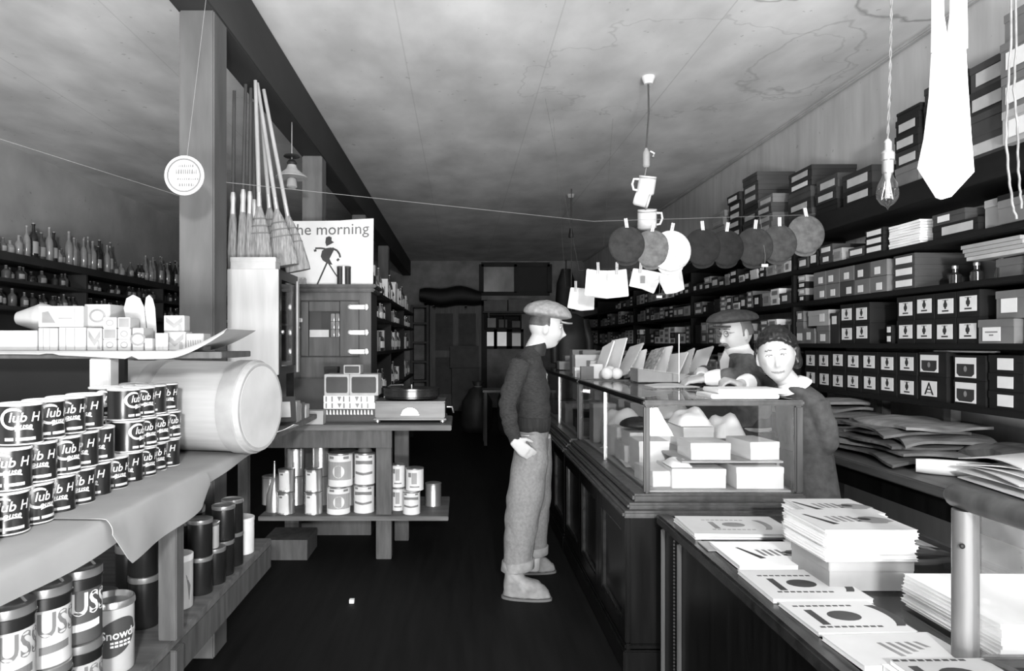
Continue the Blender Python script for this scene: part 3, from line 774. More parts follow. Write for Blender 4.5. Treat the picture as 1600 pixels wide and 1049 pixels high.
drape('folded_cloth', 'rumpled cloth on the cream box by the back posts of the showcase', 'cloth', (1.36, 3.55, g0 + .1605), .14, .24, .12, m_paper, 12)
drape('folded_cloth', 'white cloth over the end of the long cream box in the showcase', 'cloth', (.98, 3.12, g0 + .0855), .09, .14, .03, m_cloth, 13)
for k in range(6):
    o = MB().sheet(6, 6, lambda u, v: (.86 + .11 * u + .02 * sin(k * 2), 3.08 + .22 * k + .15 * v, g0 + .003 + .02 * sin(2.5 * u + k) * v), .003)
    tag(o.build('handkerchief', (m_gry2, m_dk2, m_paper)[k % 3], smooth=.8), 'small folded cloth along the side pane of the showcase, %s from the corner post' % nth(k + 1), 'cloth', 'small cloths in the showcase')
for k in range(8):
    y = 4.72 + .3 * k
    whitebox('garment_box', 'pale box stacked in the back half of the farther showcase, %s along' % nth(k + 1), 'box', 1.15, 1.4, y, y + .26, GZ0 + .0085, .16 + .07 * (k % 3), (m_lab, m_white, m_gry2)[k % 3])
# on top of the showcase
for k, (dx, dy) in enumerate(((0, 0), (.035, .01))):
    o = MB().bb(1.10 + dx, 1.40 + dx, 3.02 + dy, 3.22 + dy, GZ1 + .0005 + .022 * k, GZ1 + .0215 + .022 * k)
    tag(o.build('tablet', m_paper, bevel=.004), '%s of two thick white paper tablets on the glass top before the woman' % ('lower', 'upper')[k], 'paper pad')
T1 = GZ1 + .0005
t = thing('display_card', 'grey card standing on edge on the near corner of the farther showcase', 'card', (.865, 4.72, T1), .1)
MB().bb(-.045, .045, -.012, .012, 0, .088).build('card', m_gry, t)
MB().bb(-.04, .04, .0125, .03, 0, .07).build('card_stand', m_dk2, t)
whitebox('notion_box', 'small bright white box behind the grey card on the showcase', 'box', .90, .99, 4.80, 4.9, T1, .10)
whitebox('notion_box', 'white box standing at the far side of the grey card', 'box', .83, .90, 5.0, 5.1, T1, .07)
for k, (x, y, r) in enumerate(((.99, 4.66, .042), (1.06, 4.68, .04), (1.03, 4.75, .045))):
    o = MB().ell((x, y, T1 + r), (r, r, r), n=16, k=10, fn=lambda p: p * (1 + .04 * sin(60 * p.x) * cos(50 * p.z)))
    tag(o.build('yarn_ball', m_cloth, smooth=1.2), 'white yarn ball on the showcase top, %s from the aisle' % nth((1, 3, 2)[k]), 'yarn', 'white yarn balls')
# leaning booklets
m_book = mat('pattern_booklet', .42, .7, 40, .5)
rnd = random.Random(4)
for k in range(9):
    x = .98 + .075 * k; tilt = .5 - .02 * k + rnd.uniform(-.18, .18)
    hgt = rnd.uniform(.22, .28) * (1.15 if k < 3 else .85)
    mt = (m_paper, m_paper, m_book, m_lab, m_book, m_book, m_paper, m_book, m_paper)[k]
    t = thing('booklet', 'leaning paper booklet in the slanting row on the showcase, %s from the aisle' % nth(k + 1), 'booklet', (x, 4.9 - .03 * k, T1 + .004), 0, 'leaning booklets')
    R = Matrix.Rotation(tilt, 3, 'Y') @ Matrix.Rotation(-.35 + rnd.uniform(-.12, .12), 3, 'X') @ Matrix.Rotation(rnd.uniform(.1, .42), 3, 'Z')
    MB().box(R @ Vector((0, 0, hgt / 2)) + Vector((0, 0, .012)), (.008, .17, hgt), 0, R).build('pages', mt, t)
    MB().box(R @ Vector((-.0055, 0, hgt / 2)) + Vector((0, 0, .012)), (.0025, .172, hgt + .002), 0, R).build('cover', (m_paper, m_white, m_lab, m_paper, m_book)[k % 5], t)
t = thing('display_box', 'long grey counter box with slanting top beside the booklets', 'box', (1.32, 4.45, T1))
MB().prism([(-.2, 0), (.2, 0), (.2, .03), (-.2, .085)], lambda u, v, d: (u, d - .1, v), .2).build('box_body', m_gry2, t, bevel=.003)
MB().prism([(-.19, .086), (.19, .034), (.19, .036), (-.19, .088)], lambda u, v, d: (u, d - .09, v), .18).build('paper_sheet', m_lab, t)
t = thing('display_stand', 'slim bright rod stand on the showcase top beside the old clerk', 'stand', (1.30, 4.10, T1))
MB().lathe([(.03, 0), (.03, .006), (.005, .012)], 14).build('base', m_dk, t, smooth=.6)
MB().tube([(0, 0, .01), (0, 0, .30)], .0035).build('rod', m_brass, t)
# things heaped beyond, along the counter
rnd = random.Random(9)
for k in range(10):
    y = 5.25 + .2 * k; x = rnd.uniform(.95, 1.25)
    whitebox('carton', 'pale box heaped along the farther showcase top, %s beyond the booklets' % nth(k + 1), 'box', x - .1, x + .1, y, y + .16, T1, rnd.uniform(.06, .2), rnd.choice([m_gry2, m_lab, m_white, m_gry]), 'boxes on the farther showcase')

# ------------------------------------------------------------------ the lower counter nearer to the camera, with magazines
LX, LT = .815, .69
t = thing('display_counter', 'low black counter with glass top that carries the magazines', 'counter', (LX, 1.2, 0)); L = (-LX, -1.2, 0)
MB().bb(LX + .02, 1.70, 1.0, 2.86, 0, LT - .05).build('cabinet_body', m_dark, t, loc=L)
MB().bb(LX, LX + .06, 1.0, 2.87, LT - .045, LT - .0005).build('top_rail', m_darkx, t, loc=L, bevel=.008)
MB().bb(LX + .061, 1.72, 1.0, 2.87, LT - .045, LT - .008).build('top_board', m_dark, t, loc=L)
MB().bb(LX + .061, 1.72, 1.0, 2.87, LT - .0078, LT - .001).build('top_pane', m_glass, t, loc=L)
for (y, wd, mm) in ((2.60, .014, m_midwood), (2.81, .012, m_midwood)):
    MB().bb(LX + .004, LX + .0199, y, y + wd, .02, LT - .05).build('corner_bead', mm, t, loc=L, bevel=.003)
mb = MB()
for k in range(44): mb.ell((LX + .012, 2.665, .04 + k * .0138), (.005, .005, .006), n=6, k=4)
mb.build('beaded_trim', m_midwood, t, loc=L, smooth=1.2)

# magazines
m_cov = mat('magazine_cover', .52, .5, 9, .05)
m_cov2 = mat('grey_magazine_cover', .36, .5, 9, .06)
def magazine(label, c, lx, ly, rz, th=.012, cover=0, grp=None, m=None):
    t = thing('magazine', label, 'magazine', c, rz, grp)
    MB().bb(-lx / 2 + .002, lx / 2 - .002, -ly / 2 + .002, ly / 2 - .002, .0008, th - .0012).build('pages', m_paper, t)
    mb = MB().bb(-lx / 2, lx / 2, -ly / 2, ly / 2, th - .0012, th, 0).bb(-lx / 2, lx / 2, -ly / 2, ly / 2, 0, .0007, 0)
    f = lambda u, v, d: (u, v, th + d)
    if cover:
        k, dk = 1, 2 if cover == 3 else 1
        if cover in (1, 3):      # oval picture between bars, a curved title at the end
            mb.prism([(.042 * cos(q * pi / 9) + .0, .032 * sin(q * pi / 9)) for q in range(18)], f, .0005, dk)
            mb.prism([(-.085, -.055), (-.065, -.055), (-.065, .04), (-.085, .04)], f, .0005, dk)
            arc = [(.085 + .05 * cos(q), .085 * sin(q)) for q in [(-.9 + 1.8 * i / 9) for i in range(10)]]
            arc2 = [(.062 + .05 * cos(q), .085 * sin(q)) for q in [(.9 - 1.8 * i / 9) for i in range(10)]]
            mb.prism(arc + arc2, f, .0005, dk)
            for v in (.062, -.072):
                for i in range(9): mb.prism([(-.10 + .018 * i, v), (-.087 + .018 * i, v), (-.087 + .018 * i, v + .008), (-.10 + .018 * i, v + .008)], f, .0005, dk)
        elif cover == 2:         # head of a figure in grey and a stroke of lettering
            mb.prism([(.07 + .05 * cos(q * pi / 8) * (1 + .25 * sin(3 * q)), .04 * sin(q * pi / 8) - .01) for q in range(16)], f, .0005, 2)
            mb.prism([(.05 + .018 * cos(q * pi / 6), .015 * sin(q * pi / 6)) for q in range(12)], f, .0008, 1)
            mb.prism([(-.11, .06), (-.10, .06), (-.055, -.055), (-.075, -.06)], f, .0005, 1)
            for i in range(4): mb.prism([(-.05 + .022 * i, -.03), (-.038 + .022 * i, -.03), (-.045 + .022 * i, .035), (-.056 + .022 * i, .035)], f, .0005, 2)
        elif cover == 4:
            for i in range(5): mb.prism([(-.02 + .022 * i, -.04 + .01 * i), (-.008 + .022 * i, -.04 + .01 * i), (-.02 + .022 * i, .03), (-.03 + .022 * i, .03)], f, .0005, 2)
    mb.build('cover', [m or m_cov, m_ink, m_ink2], t)
    return t
z = LT + .0003
W5 = 'white magazine lying on the glass counter '
magazine('white magazine nearest the showcase, with pale oval picture, upper one', (1.03, 2.60, z + .0125), .37, .255, -.03, cover=3, m=m_cov)
magazine('white magazine under the one with the pale oval picture', (1.035, 2.615, z), .375, .255, .0, m=m_paper)
magazine('white magazine with grey head picture, second from the showcase', (1.045, 2.285, z), .345, .26, .0, .014, cover=2, m=m_paper)
magazine('grey magazine with bold dark oval, third from the showcase', (.99, 2.0, z), .275, .245, .0, .012, cover=1, m=m_cov)
magazine('grey magazine with dark oval, fourth from the showcase', (.985, 1.768, z), .245, .20, .03, .010, cover=1, m=m_cov)
magazine('pale magazine with faint lettering, fifth from the showcase', (1.0, 1.575, z), .265, .16, .06, .012, cover=4, m=m_cov)
magazine('grey magazine with dark oval nearest the wooden case post', (1.03, 1.415, z + .0155), .205, .15, .02, .012, cover=1, m=m_cov2)
magazine('thick white magazine under the grey one nearest the case post', (1.02, 1.42, z), .21, .15, .05, .015, m=m_paper)
tag(MB().bb(.845, .905, 2.35, 2.455, z, z + .004).build('paper_slip', m_gry2), 'small grey paper slip at the counter edge beside the white magazines', 'paper')
# the three piles
def pile(n, c, lx, ly, th, rz, where, top=None, seed=1, m=None):
    rnd = random.Random(seed); zz = c[2]
    for k in range(n):
        tk = th * rnd.uniform(.8, 1.2)
        if k == n - 1 and top:
            magazine('top magazine of ' + where, (c[0], c[1], zz), lx, ly, rz, tk, cover=top, m=m_cov)
        else:
            magazine('white magazine in %s, %s from the bottom' % (where, nth(k + 1)), (c[0] + rnd.uniform(-.005, .005), c[1] + rnd.uniform(-.005, .005), zz), lx, ly, rz + rnd.uniform(-.012, .012), tk, grp='magazines in ' + where, m=m_paper)
        zz += tk + .0004
    return zz
whitebox('carton', 'flat grey box that carries the front magazine pile', 'box', 1.055, 1.30, 1.97, 2.2, z, .085, m_gry2)
pile(10, (1.175, 2.09, z + .0855), .265, .245, .0085, .0, 'the pile on the grey box', 2, 3)
pile(17, (1.265, 2.345, z), .235, .215, .0088, .0, 'the pile beyond the grey box', 2, 5)
pile(9, (1.40, 1.70, z), .40, .34, .0098, .0, 'the low pile behind the wooden post', None, 8)

# near glass case: its corner post and rail
t = thing('near_glass_case', 'brown wooden post and rail of the near glass case on the magazine counter', 'showcase', (1.12, 1.53, LT)); L = (-1.12, -1.53, -LT)
MB().tube([(1.122, 1.53, LT + .0005), (1.122, 1.53, 1.03)], .026, 20).build('corner_post', mat('case_post_wood', .12, .4, 4, .3, (6, 6, .8)), t, loc=L, smooth=.9)
MB().tube([(1.122, 1.575, 1.055), (1.122, 1.56, 1.056), (1.122, 1.50, 1.055), (1.122, .75, 1.055)], [.018, .026, .027, .027], 16).build('top_rail', m_midwood, t, loc=L, smooth=.9)
MB().bb(1.119, 1.125, .75, 1.503, LT + .001, 1.03).build('side_pane', m_glass, t, loc=L)
MB().bb(1.145, 1.70, 1.512, 1.518, LT + .021, 1.03).build('end_pane', m_veiled, t, loc=L)
MB().ell((1.10, 1.509, .955), (.006, .004, .006), n=10, k=6).build('screw', m_black, t, loc=L, smooth=1)
MB().bb(1.125, 1.9, 1.50, 1.53, LT + .001, LT + .02).build('bottom_rail', m_midwood, t, loc=L, bevel=.004)
# ------------------------------------------------------------------ counter with the can display
LZ = .96; EX = -.885
t = thing('plank_counter', 'rough plank counter on posts that carries the stacked black cans', 'counter', (EX, 1.0, 0)); L = (-EX, -1.0, 0)
MB().bb(-1.80, EX, 1.0, 2.98, LZ - .03, LZ).build('counter_top', m_tablewood, t, loc=L, bevel=.003)
MB().bb(-1.75, EX - .03, 1.0, 3.32, .43, .46).build('lower_shelf', m_tablewood, t, loc=L, bevel=.003)
MB().bb(EX - .058, EX - .0305, 1.0, 3.32, .32, .4295).build('shelf_apron', m_legwood, t, loc=L, bevel=.003)
for (x, y) in ((EX - .07, 2.17), (-1.74, 2.17), (-1.74, 2.9)):
    MB().bb(x, x + .058, y, y + .06, 0, .4295).bb(x, x + .058, y, y + .06, .4605, LZ - .0305).build('leg', m_legwood, t, loc=L, bevel=.003)
# paper cover
def papertop(u, v):
    y = 1.02 + 1.94 * v
    s = u * 1.12
    top = 1.0
    drop = .055 + .012 * sin(5 * y) if y < 2.2 else max(.02, .05 - .05 * (y - 2.2))
    if s < top: x = -1.78 + (EX + .006 + 1.78) * s / top; z = LZ + .0025 + .0015 * sin(9 * y + 4 * s)
    else:
        q = (s - top) / .12
        x = EX + .006 + .014 * sin(q * 1.5) + .004 * sin(13 * y) * q; z = LZ + .002 - drop * q ** 1.3
    return (x, y, z)
tag(MB().sheet(44, 40, papertop, .0018).build('paper_cover', m_wrap, smooth=1.0), 'grey wrapping paper spread over the counter under the black cans', 'paper')
def papersheet(u, v):
    y = 1.70 + .62 * v
    drop = (.135 - .03 * v) * (1 - .55 * max(0, v - .86) / .14) * min(1, .25 + 6 * v)
    s = u * 1.0
    if s < .55: x = -1.13 + (EX + .012 + 1.13) * s / .55; z = LZ + .0085 + .001 * sin(20 * v)
    else:
        q = (s - .55) / .45
        x = EX + .014 + .022 * sin(q * 1.6) + .006 * sin(11 * v) * q; z = LZ + .0075 - drop * q ** 1.25
    return (x, y + .05 * u * (v - .5), z)
tag(MB().sheet(30, 30, papersheet, .0018).build('paper_cover', m_wrap, smooth=1.0), 'torn grey paper sheet hanging in a point over the counter edge', 'paper')

# printed black cans
CR, CH = .0475, .098
def wrap(cx, cy, r, a0):
    """writing on a can: u round the can, v up; a0 is the way the label faces"""
    return lambda u, v: (cx + r * sin(u / r + a0), cy - r * cos(u / r + a0), v)
can = thing('coffee_can', 'x', 'can', (0, 0, 0))
def can_parts(root):
    b = MB().lathe([(CR - .001, 0), (CR, .002), (CR, .006), (CR - .0008, .0075), (CR - .0008, CH - .007)], 32).build('can_body', m_canblk, root, smooth=.6)
    l = MB().lathe([(CR + .0002, CH - .0068), (CR + .0006, CH - .005), (CR + .0006, CH - .0025), (CR - .002, CH - .0012), (CR - .004, CH - .003)], 32).build('lid', m_tinw, root, smooth=.6)
    mb = MB(); R = CR + .0002
    w_ = wrap(0, 0, R, 0.0)
    c = [(-.012 + .026 * cos(a), .062 + .022 * sin(a)) for a in [(.9 + 4.2 * i / 22) for i in range(23)]]
    for i in range(22):
        th = .0022 + .0022 * sin(pi * i / 22)
        (u0, v0), (u1, v1) = c[i], c[i + 1]
        mb.add([w_(u0, v0 - th), w_(u1, v1 - th), w_(u1, v1 + th), w_(u0, v0 + th)], [(0, 1, 2, 3)])
        mb.add([w_(u0 - th, v0), w_(u1 - th, v1), w_(u1 + th, v1), w_(u0 + th, v0)], [(0, 1, 2, 3)])
    mb.text('lub H', .031, lambda x, y: w_(x + .012, y + .064), bold=.012, shear=.2)
    mb.text('ouse', .020, lambda x, y: w_(x + .008, y + .044), bold=.02, shear=.25)
    for (u0, u1, v) in ((-.008, .03, .034),):
        for i in range(6):
            q0, q1 = u0 + (u1 - u0) * i / 6, u0 + (u1 - u0) * (i + 1) / 6
            mb.add([w_(q0, v - .001 + .004 * sin(3 * i / 6)), w_(q1, v - .001 + .004 * sin(3 * (i + 1) / 6)), w_(q1, v + .002 + .004 * sin(3 * (i + 1) / 6)), w_(q0, v + .002 + .004 * sin(3 * i / 6))], [(0, 1, 2, 3)])
    for i in range(14):
        if i == 4: continue
        q0, q1 = -.03 + .066 * i / 14, -.03 + .066 * (i + 1) / 14
        mb.add([w_(q0, .011), w_(q1, .011), w_(q1, .018), w_(q0, .018)], [(0, 1, 2, 3)])
    s = mb.build('label_print', m_lab, root)
    rim = MB().lathe([(CR + .0004, .0005), (CR + .0008, .002), (CR + .0004, .0038)], 32)
    r = rim.build('bottom_rim', m_tinw, root, smooth=.6)
    return kids(root, b, l, s, r)
can_parts(can)
XCAN = -1.053
def put_can(first, x, y, tier, a, label):
    if first: can.location = (x, y, LZ + .0065 + tier * (CH + .0004)); can.rotation_euler.z = a; can['label'] = label; can['group'] = 'printed black cans'; return
    dup(can, (x, y, LZ + .0065 + tier * (CH + .0004)), a, label, 'printed black cans')
rnd = random.Random(12)
first = True
TN = ('bottom', 'middle', 'top')
rows = [(0, [2.452 - .0962 * k for k in range(11)], 'continuous row of ten'),
        (1, [1.985 - .0975 * k for k in range(5)], 'nearer group'), (1, [2.445 - .0965 * k for k in range(4)], 'farther group by the drum'),
        (2, [1.93 - .0985 * k for k in range(4)], 'nearer group'), (2, [2.44 - .0965 * k for k in range(4)], 'farther group by the drum')]
for tier, ys, grp in rows:
    for k, y in enumerate(ys):
        a = rnd.choice([.55, .75, .9, .2, 1.0, 1.15]) + rnd.uniform(-.15, .15)
        if grp.startswith('farther') and k == len(ys) - 1: a = 1.35
        put_can(first, XCAN + rnd.uniform(-.005, .006) + (.0 if tier == 0 else (.006 if tier == 1 else .002)), y, tier, a,
                'black can with light script, %s tier, %s, %s from its drum end' % (TN[tier], 'nearer group' if grp == 'nearer group' else ('group by the drum' if grp.startswith('far') else 'full length row'), nth(k + 1)))
        first = False
# second line behind
for tier in range(2):
    for k in range(9):
        put_can(False, XCAN - .104, 2.43 - .0975 * k, tier, rnd.uniform(.2, 1.2), 'black can with light script in the second line, %s tier, %s from the drum' % (TN[tier], nth(k + 1)))
for k in range(3): put_can(False, XCAN - .104, 2.43 - .0975 * k, 2, .6, 'black can with light script, top of the second line, %s from the drum' % nth(k + 1))

# the wooden drum lying on the counter
m_drum = mat('pale_drum_staves', .40, .6, 4, .07, (1, 14, 14))
m_hoop = mat('drum_hoop_wood', .33, .6, 8, .2)
DR, DL = .178, .70
dc = Vector((-1.13, 2.80, LZ + .012 + DR))
t = thing('barrel', 'pale wooden drum lying on its side on the paper covered counter', 'drum', dc, radians(-13))
MB().lathe([(DR - .002, -DL / 2), (DR, -DL / 2 + .02), (DR + .003, 0), (DR, DL / 2 - .012), (DR - .004, DL / 2)], 40, axis='x').build('barrel_body', m_drum, t, smooth=.7)
for x in (-DL / 2 + .05, -.07, DL / 2 - .055):
    MB().lathe([(DR + .0035, x - .035), (DR + .007, x - .033), (DR + .007, x + .033), (DR + .0035, x + .035)], 40, axis='x').build('hoop', m_hoop, t, smooth=.6)
MB().lathe([(DR - .006, DL / 2 - .03), (DR - .006, DL / 2 + .0006), (DR - .012, DL / 2 + .001), (DR - .016, DL / 2 + .0008)], 40, axis='x').build('chime', m_hoop, t, smooth=.5)
MB().lathe([(DR - .017, DL / 2 + .0009), (DR - .018, DL / 2 + .0016), (.01, DL / 2 + .0018)], 40, axis='x').build('barrel_head', mat('drum_head', .46, .6, 6, .12), t)
for y in (-.06, .06):
    pass
# dark pail lid standing behind the drum, little packets
t = thing('pail_lid', 'dark round enamel pail lid standing on edge beyond the pale drum', 'pan', (-.93, 3.38, 1.085), 0)
MB().lathe([(.125, -.006), (.128, -.004), (.128, .006), (.118, .007), (.115, .002), (.02, .003)], 32, axis='x').build('lid_disc', mat('dark_enamel', .05, .35, 4, .5), t, smooth=.5)
t = thing('side_counter', 'rough low counter end standing beyond the drum under the tall cabinet', 'counter', (-1.3, 3.34, 0))
MB().bb(-.45, .38, 0, 1.06, .92, .95).build('counter_top', m_tablewood, t, bevel=.003)
for x in (-.44, -.1):
    for y in (.02, .98): MB().bb(x, x + .06, y, y + .06, .0, .9195).build('leg', m_legwood, t)
whitebox('notion_box', 'small white packet on the counter end beside the drum head', 'packet', -.99, -.95, 3.32, 3.36, .9505, .085)
t = thing('picture_frame', 'small tilted dark frame with pale picture under the tall cabinet', 'frame', (-.955, 3.75, .9505), .35)
R = Matrix.Rotation(-.45, 3, 'X')
MB().box(Vector((0, .05, .085)), (.12, .015, .15), 0, R).build('frame', m_dk, t, bevel=.003)
MB().box(Vector((0, .0409, .0855)), (.06, .004, .09), 0, R).build('picture', m_lab2, t)
tag(MB().sheet(8, 6, lambda u, v: (-.98 + .16 * u, 3.38 + .1 * v, .9515 + .05 * u * u * (1 - .3 * v)), .002).build('paper_scrap', m_lab, smooth=1), 'curled light paper scrap at the counter end below the drum', 'paper')

# tall cabinet seen from its plain pale end
t = thing('tall_cabinet', 'tall narrow display cabinet with plain pale end board and glazed side', 'cabinet', (-1.09, 3.6, .9505)); L = (1.09, -3.6, -.9505)
z0, z1 = 1.235, 1.79
MB().bb(-1.222, -.955, 3.60, 3.618, z0, z1).build('end_board', m_pale, t, loc=L, bevel=.002)
MB().bb(-1.222, -.975, 3.6185, 4.02, z0, z0 + .02).bb(-1.222, -.975, 3.6185, 4.02, z1 - .02, z1).bb(-1.222, -1.205, 3.6185, 4.02, z0 + .02, z1 - .02).bb(-1.205, -.975, 4.0, 4.02, z0 + .02, z1 - .02).build('carcass', m_dark, t, loc=L)
fr = MB()
for (y0, y1, a, b) in ((3.6185, 3.66, z0, z1), (3.965, 4.02, z0, z1), (3.66, 3.965, z0, z0 + .04), (3.66, 3.965, z1 - .05, z1)): fr.bb(-.975, -.953, y0, y1, a, b)
fr.build('door', m_dark, t, loc=L, bevel=.002)
MB().bb(-.952, -.944, 3.985, 4.018, z0, z1 - .03).build('edge_strip', m_lab2, t, loc=L)
MB().bb(-.967, -.963, 3.66, 3.965, z0 + .04, z1 - .05).build('door_pane', m_glass, t, loc=L)
MB().ell((-.945, 3.645, 1.46), (.012, .012, .012), n=10, k=6).build('knob', m_brass, t, loc=L, smooth=1)
MB().bb(-1.205, -.98, 3.62, 3.998, 1.5, 1.51).build('inner_shelf', m_dark, t, loc=L)
MB().bb(-1.222, -1.02, 3.61, 4.02, .9505, z0 - .0005).build('cabinet_base', m_dark, t, loc=L)
MB().bb(-1.19, -.985, 3.67, 3.99, 1.256, 1.30).build('drawer_box', m_gry, t, loc=L)
for k in range(3):
    whitebox('notion_box', 'small grey packet on the counter under the tall cabinet, %s along' % nth(k + 1), 'packet', -1.0, -.93, 3.9 + .12 * k, 3.99 + .12 * k, .9505, .12 - .02 * k, (m_gry2, m_gry, m_lab2)[k])

# paper covered shelf across, with packets
PSZ = 1.372
t = thing('plank_shelf', 'paper covered plank shelf on a white post above the black cans', 'shelf', (-1.35, 2.35, PSZ)); L = (1.35, -2.35, -PSZ)
MB().bb(-2.3, -.80, 2.30, 2.62, PSZ - .022, PSZ).build('shelf_board', m_legwood, t, loc=L, bevel=.002)
MB().bb(-1.245, -1.175, 2.305, 2.365, LZ + .006, PSZ - .0225).build('post', m_pale, t, loc=L, bevel=.003)
MB().bb(-2.29, -2.22, 2.40, 2.47, LZ + .006, PSZ - .0225).build('post', m_pale, t, loc=L, bevel=.003)
def shelfpaper(u, v):
    x = -2.3 + 1.52 * u
    rise = .075 * max(0, (u - .88) / .12) ** 1.5
    if v > .25: y = 2.30 + .32 * (v - .25) / .75; z = PSZ + .002 + rise
    else:
        q = 1 - v / .25
        nick = .6 if .60 < u < .63 or .79 < u < .81 else 1
        y = 2.295 - .03 * sin(q * 1.3); z = PSZ + .002 - .022 * q * nick * (1 + .6 * sin(7 * u + 1)) * (1 - .6 * max(0, (u - .8) / .2)) + rise
    return (x, y, z)
tag(MB().sheet(70, 16, shelfpaper, .0015).build('shelf_paper', mat('shelf_lining_paper', .46, .7, 9, .08), smooth=.9), 'white paper with curled end laid over the plank shelf', 'paper')
# dark backing under that shelf
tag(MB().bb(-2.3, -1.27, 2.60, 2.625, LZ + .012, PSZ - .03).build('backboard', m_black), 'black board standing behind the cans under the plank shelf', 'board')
PZ = PSZ + .0045
m_pk = mat('packet_card', .36, .6, 8, .1); m_pk2 = mat('cream_packet_card', .33, .6, 8, .12); m_pm = mat('packet_print', .17, .6, 10, .3)
def packet(label, px0, px1, py0, py1, Y, dp, m, mark=0, rz=0.0, z=None, name='packet'):
    a, b = at(px0, py1, Y), at(px1, py0, Y)
    z = PZ if z is None else z
    wd, h = b.x - a.x, b.z - a.z
    t = thing(name, label, 'packet', ((a.x + b.x) / 2, Y + dp / 2, z), rz)
    MB().bb(-wd / 2, wd / 2, -dp / 2, dp / 2, 0, h).build('carton_body', m, t, bevel=.0015)
    if mark:
        mb = MB(); f = lambda u, v, d: (u, -dp / 2 - d, h / 2 + v)
        if mark == 1:   # round seal
            ring = [(.36 * h * cos(q * pi / 8), .3 * h * sin(q * pi / 8)) for q in range(16)]
            mb.prism(ring, f, .0006, 1); mb.prism([(u * .7, v * .7) for u, v in ring], f, .0011, 0)
        elif mark == 2: mb.prism([(-wd * .42, -h * .3), (-wd * .12, -h * .3), (-wd * .28, h * .25), (-wd * .42, h * .2)], f, .0006, 1).prism([(wd * .3, -h * .42), (wd * .31, -h * .42), (wd * .31, h * .42), (wd * .3, h * .42)], f, .0006, 1).prism([(-wd * .05, -h * .1), (wd * .25, -h * .1), (wd * .25, -h * .05), (-wd * .05, -h * .05)], f, .0006, 1)
        elif mark == 3: mb.prism([(-wd * .4, h * .1), (0, -h * .3), (wd * .4, h * .1), (wd * .4, h * .4), (0, 0), (-wd * .4, h * .4)], f, .0006, 2).prism([(wd * .2, -h * .45), (wd * .4, -h * .45), (wd * .35, -h * .05), (wd * .22, -h * .05)], f, .0006, 2)
        elif mark == 4:
            for q in range(6): mb.prism([(-wd * .4 + wd * .14 * q, -h * .3), (-wd * .33 + wd * .14 * q, -h * .3), (-wd * .36 + wd * .14 * q, h * .1), (-wd * .42 + wd * .14 * q, h * .12)], f, .0006, 2)
        elif mark == 5: mb.prism([(-wd * .42, -h * .4), (wd * .42, -h * .4), (wd * .42, h * .4), (-wd * .42, h * .4)], f, .0006, 1)
        elif mark == 6:
            for q in (-.25, .08): mb.prism([(wd * q, -h * .48), (wd * q + wd * .02, -h * .48), (wd * q + wd * .02, h * .48), (wd * q, h * .48)], f, .0006, 1)
        mb.build('label_print', [m_pk, m_pm, m_ink2], t)
    return t
packet('long low white packet at the far end from the post, on the paper shelf', -20, 58, 512, 543, 2.36, .12, m_pk)
packet('white packet striped in three, on the paper shelf', 60, 90, 508, 543, 2.36, .12, m_pk, 6)
packet('three-part white packet under the big pictured box', 92, 134, 507, 543, 2.36, .14, m_pk, 6)
ztop = PZ + 36 * 2.36 / F + .001
packet('big white box with grey corner picture on top of the packets', 60, 130, 473, 506, 2.37, .13, m_pk, 2, z=ztop)
packet('cream box with round marks beside the big pictured box', 132, 172, 471, 507, 2.40, .12, m_pk2, 1, z=ztop)
packet('white packet with dark zigzag on the paper shelf', 136, 159, 508, 543, 2.36, .1, m_pk, 3)
for k, (x0, x1, y0, mk) in enumerate(((161, 182, 526, 1), (184, 204, 526, 1), (161, 182, 508, 5), (184, 204, 508, 1), (161, 182, 485, 1), (184, 203, 490, 5))):
    r = k // 2
    packet('small white packet with %s mark, %s layer, %s the dark zigzag packet' % ('square' if mk == 5 else 'round', ('bottom', 'middle', 'top')[r], ('next to', 'one away from')[k % 2]), x0, x1, y0 - (0 if r else 0), y0 + 17, 2.36, .07, m_pk, mk, z=PZ + r * (17 * 2.36 / F + .0006))
packet('small white packet with round seal beside the paddles', 207, 224, 508, 543, 2.36, .08, m_pk, 1)
packet('tiny pale packet in front of the leaning paddles', 226, 238, 524, 543, 2.34, .05, m_pk2, 0)
packet('open cream packet beside the second paddle', 238, 256, 516, 543, 2.36, .08, m_pk2, 6, .3)
packet('packet with dark picture near the pillar end of the shelf', 256, 290, 514, 543, 2.40, .06, m_pk2, 3)
packet('pictured packet standing on the dark picture packet', 256, 288, 488, 513, 2.42, .05, m_pk2, 3, z=PZ + 29 * 2.40 / F + .001)
packet('wide white packet with a row of print, pillar end of the shelf', 291, 318, 510, 536, 2.40, .07, m_pk, 4)
def paddle(label, px, Y, wd, tilt, yaw):
    b = at(px, 541, Y)
    t = thing('scoop', label, 'paddle', (b.x, Y, PZ), yaw)
    R = Matrix.Rotation(tilt, 3, 'Y')
    pts = [(-.35, 0), (.35, 0), (.45, .35), (.5, .75), (.36, .92), (.05, 1.0), (-.3, .95), (-.5, .78), (-.45, .35)]
    MB().prism([(u * wd, v * .20) for u, v in pts], lambda u, v, d: R @ Vector((u, d + .25 * u * u, v)), .008).build('blade', m_pk, t, bevel=.002)
paddle('broad white paddle leaning on the packets of the shelf', 218, 2.46, .072, -.14, 0)
paddle('narrow white paddle leaning beside the broad one', 240, 2.48, .034, -.08, .4)
o = MB(); a, b_ = at(12, 474, 2.5), at(62, 468, 2.5)
o.lathe([(.024, 0), (.05, .075), (.056, .09), (.05, .115), (.046, .118)], 20, axis='x', c=(a.x, 2.56, PZ + .1175))
t = tag(o.build('paper_cone', m_pk2, smooth=.7), 'pale horn shaped paper cone lying on a dark box on the shelf', 'cone')
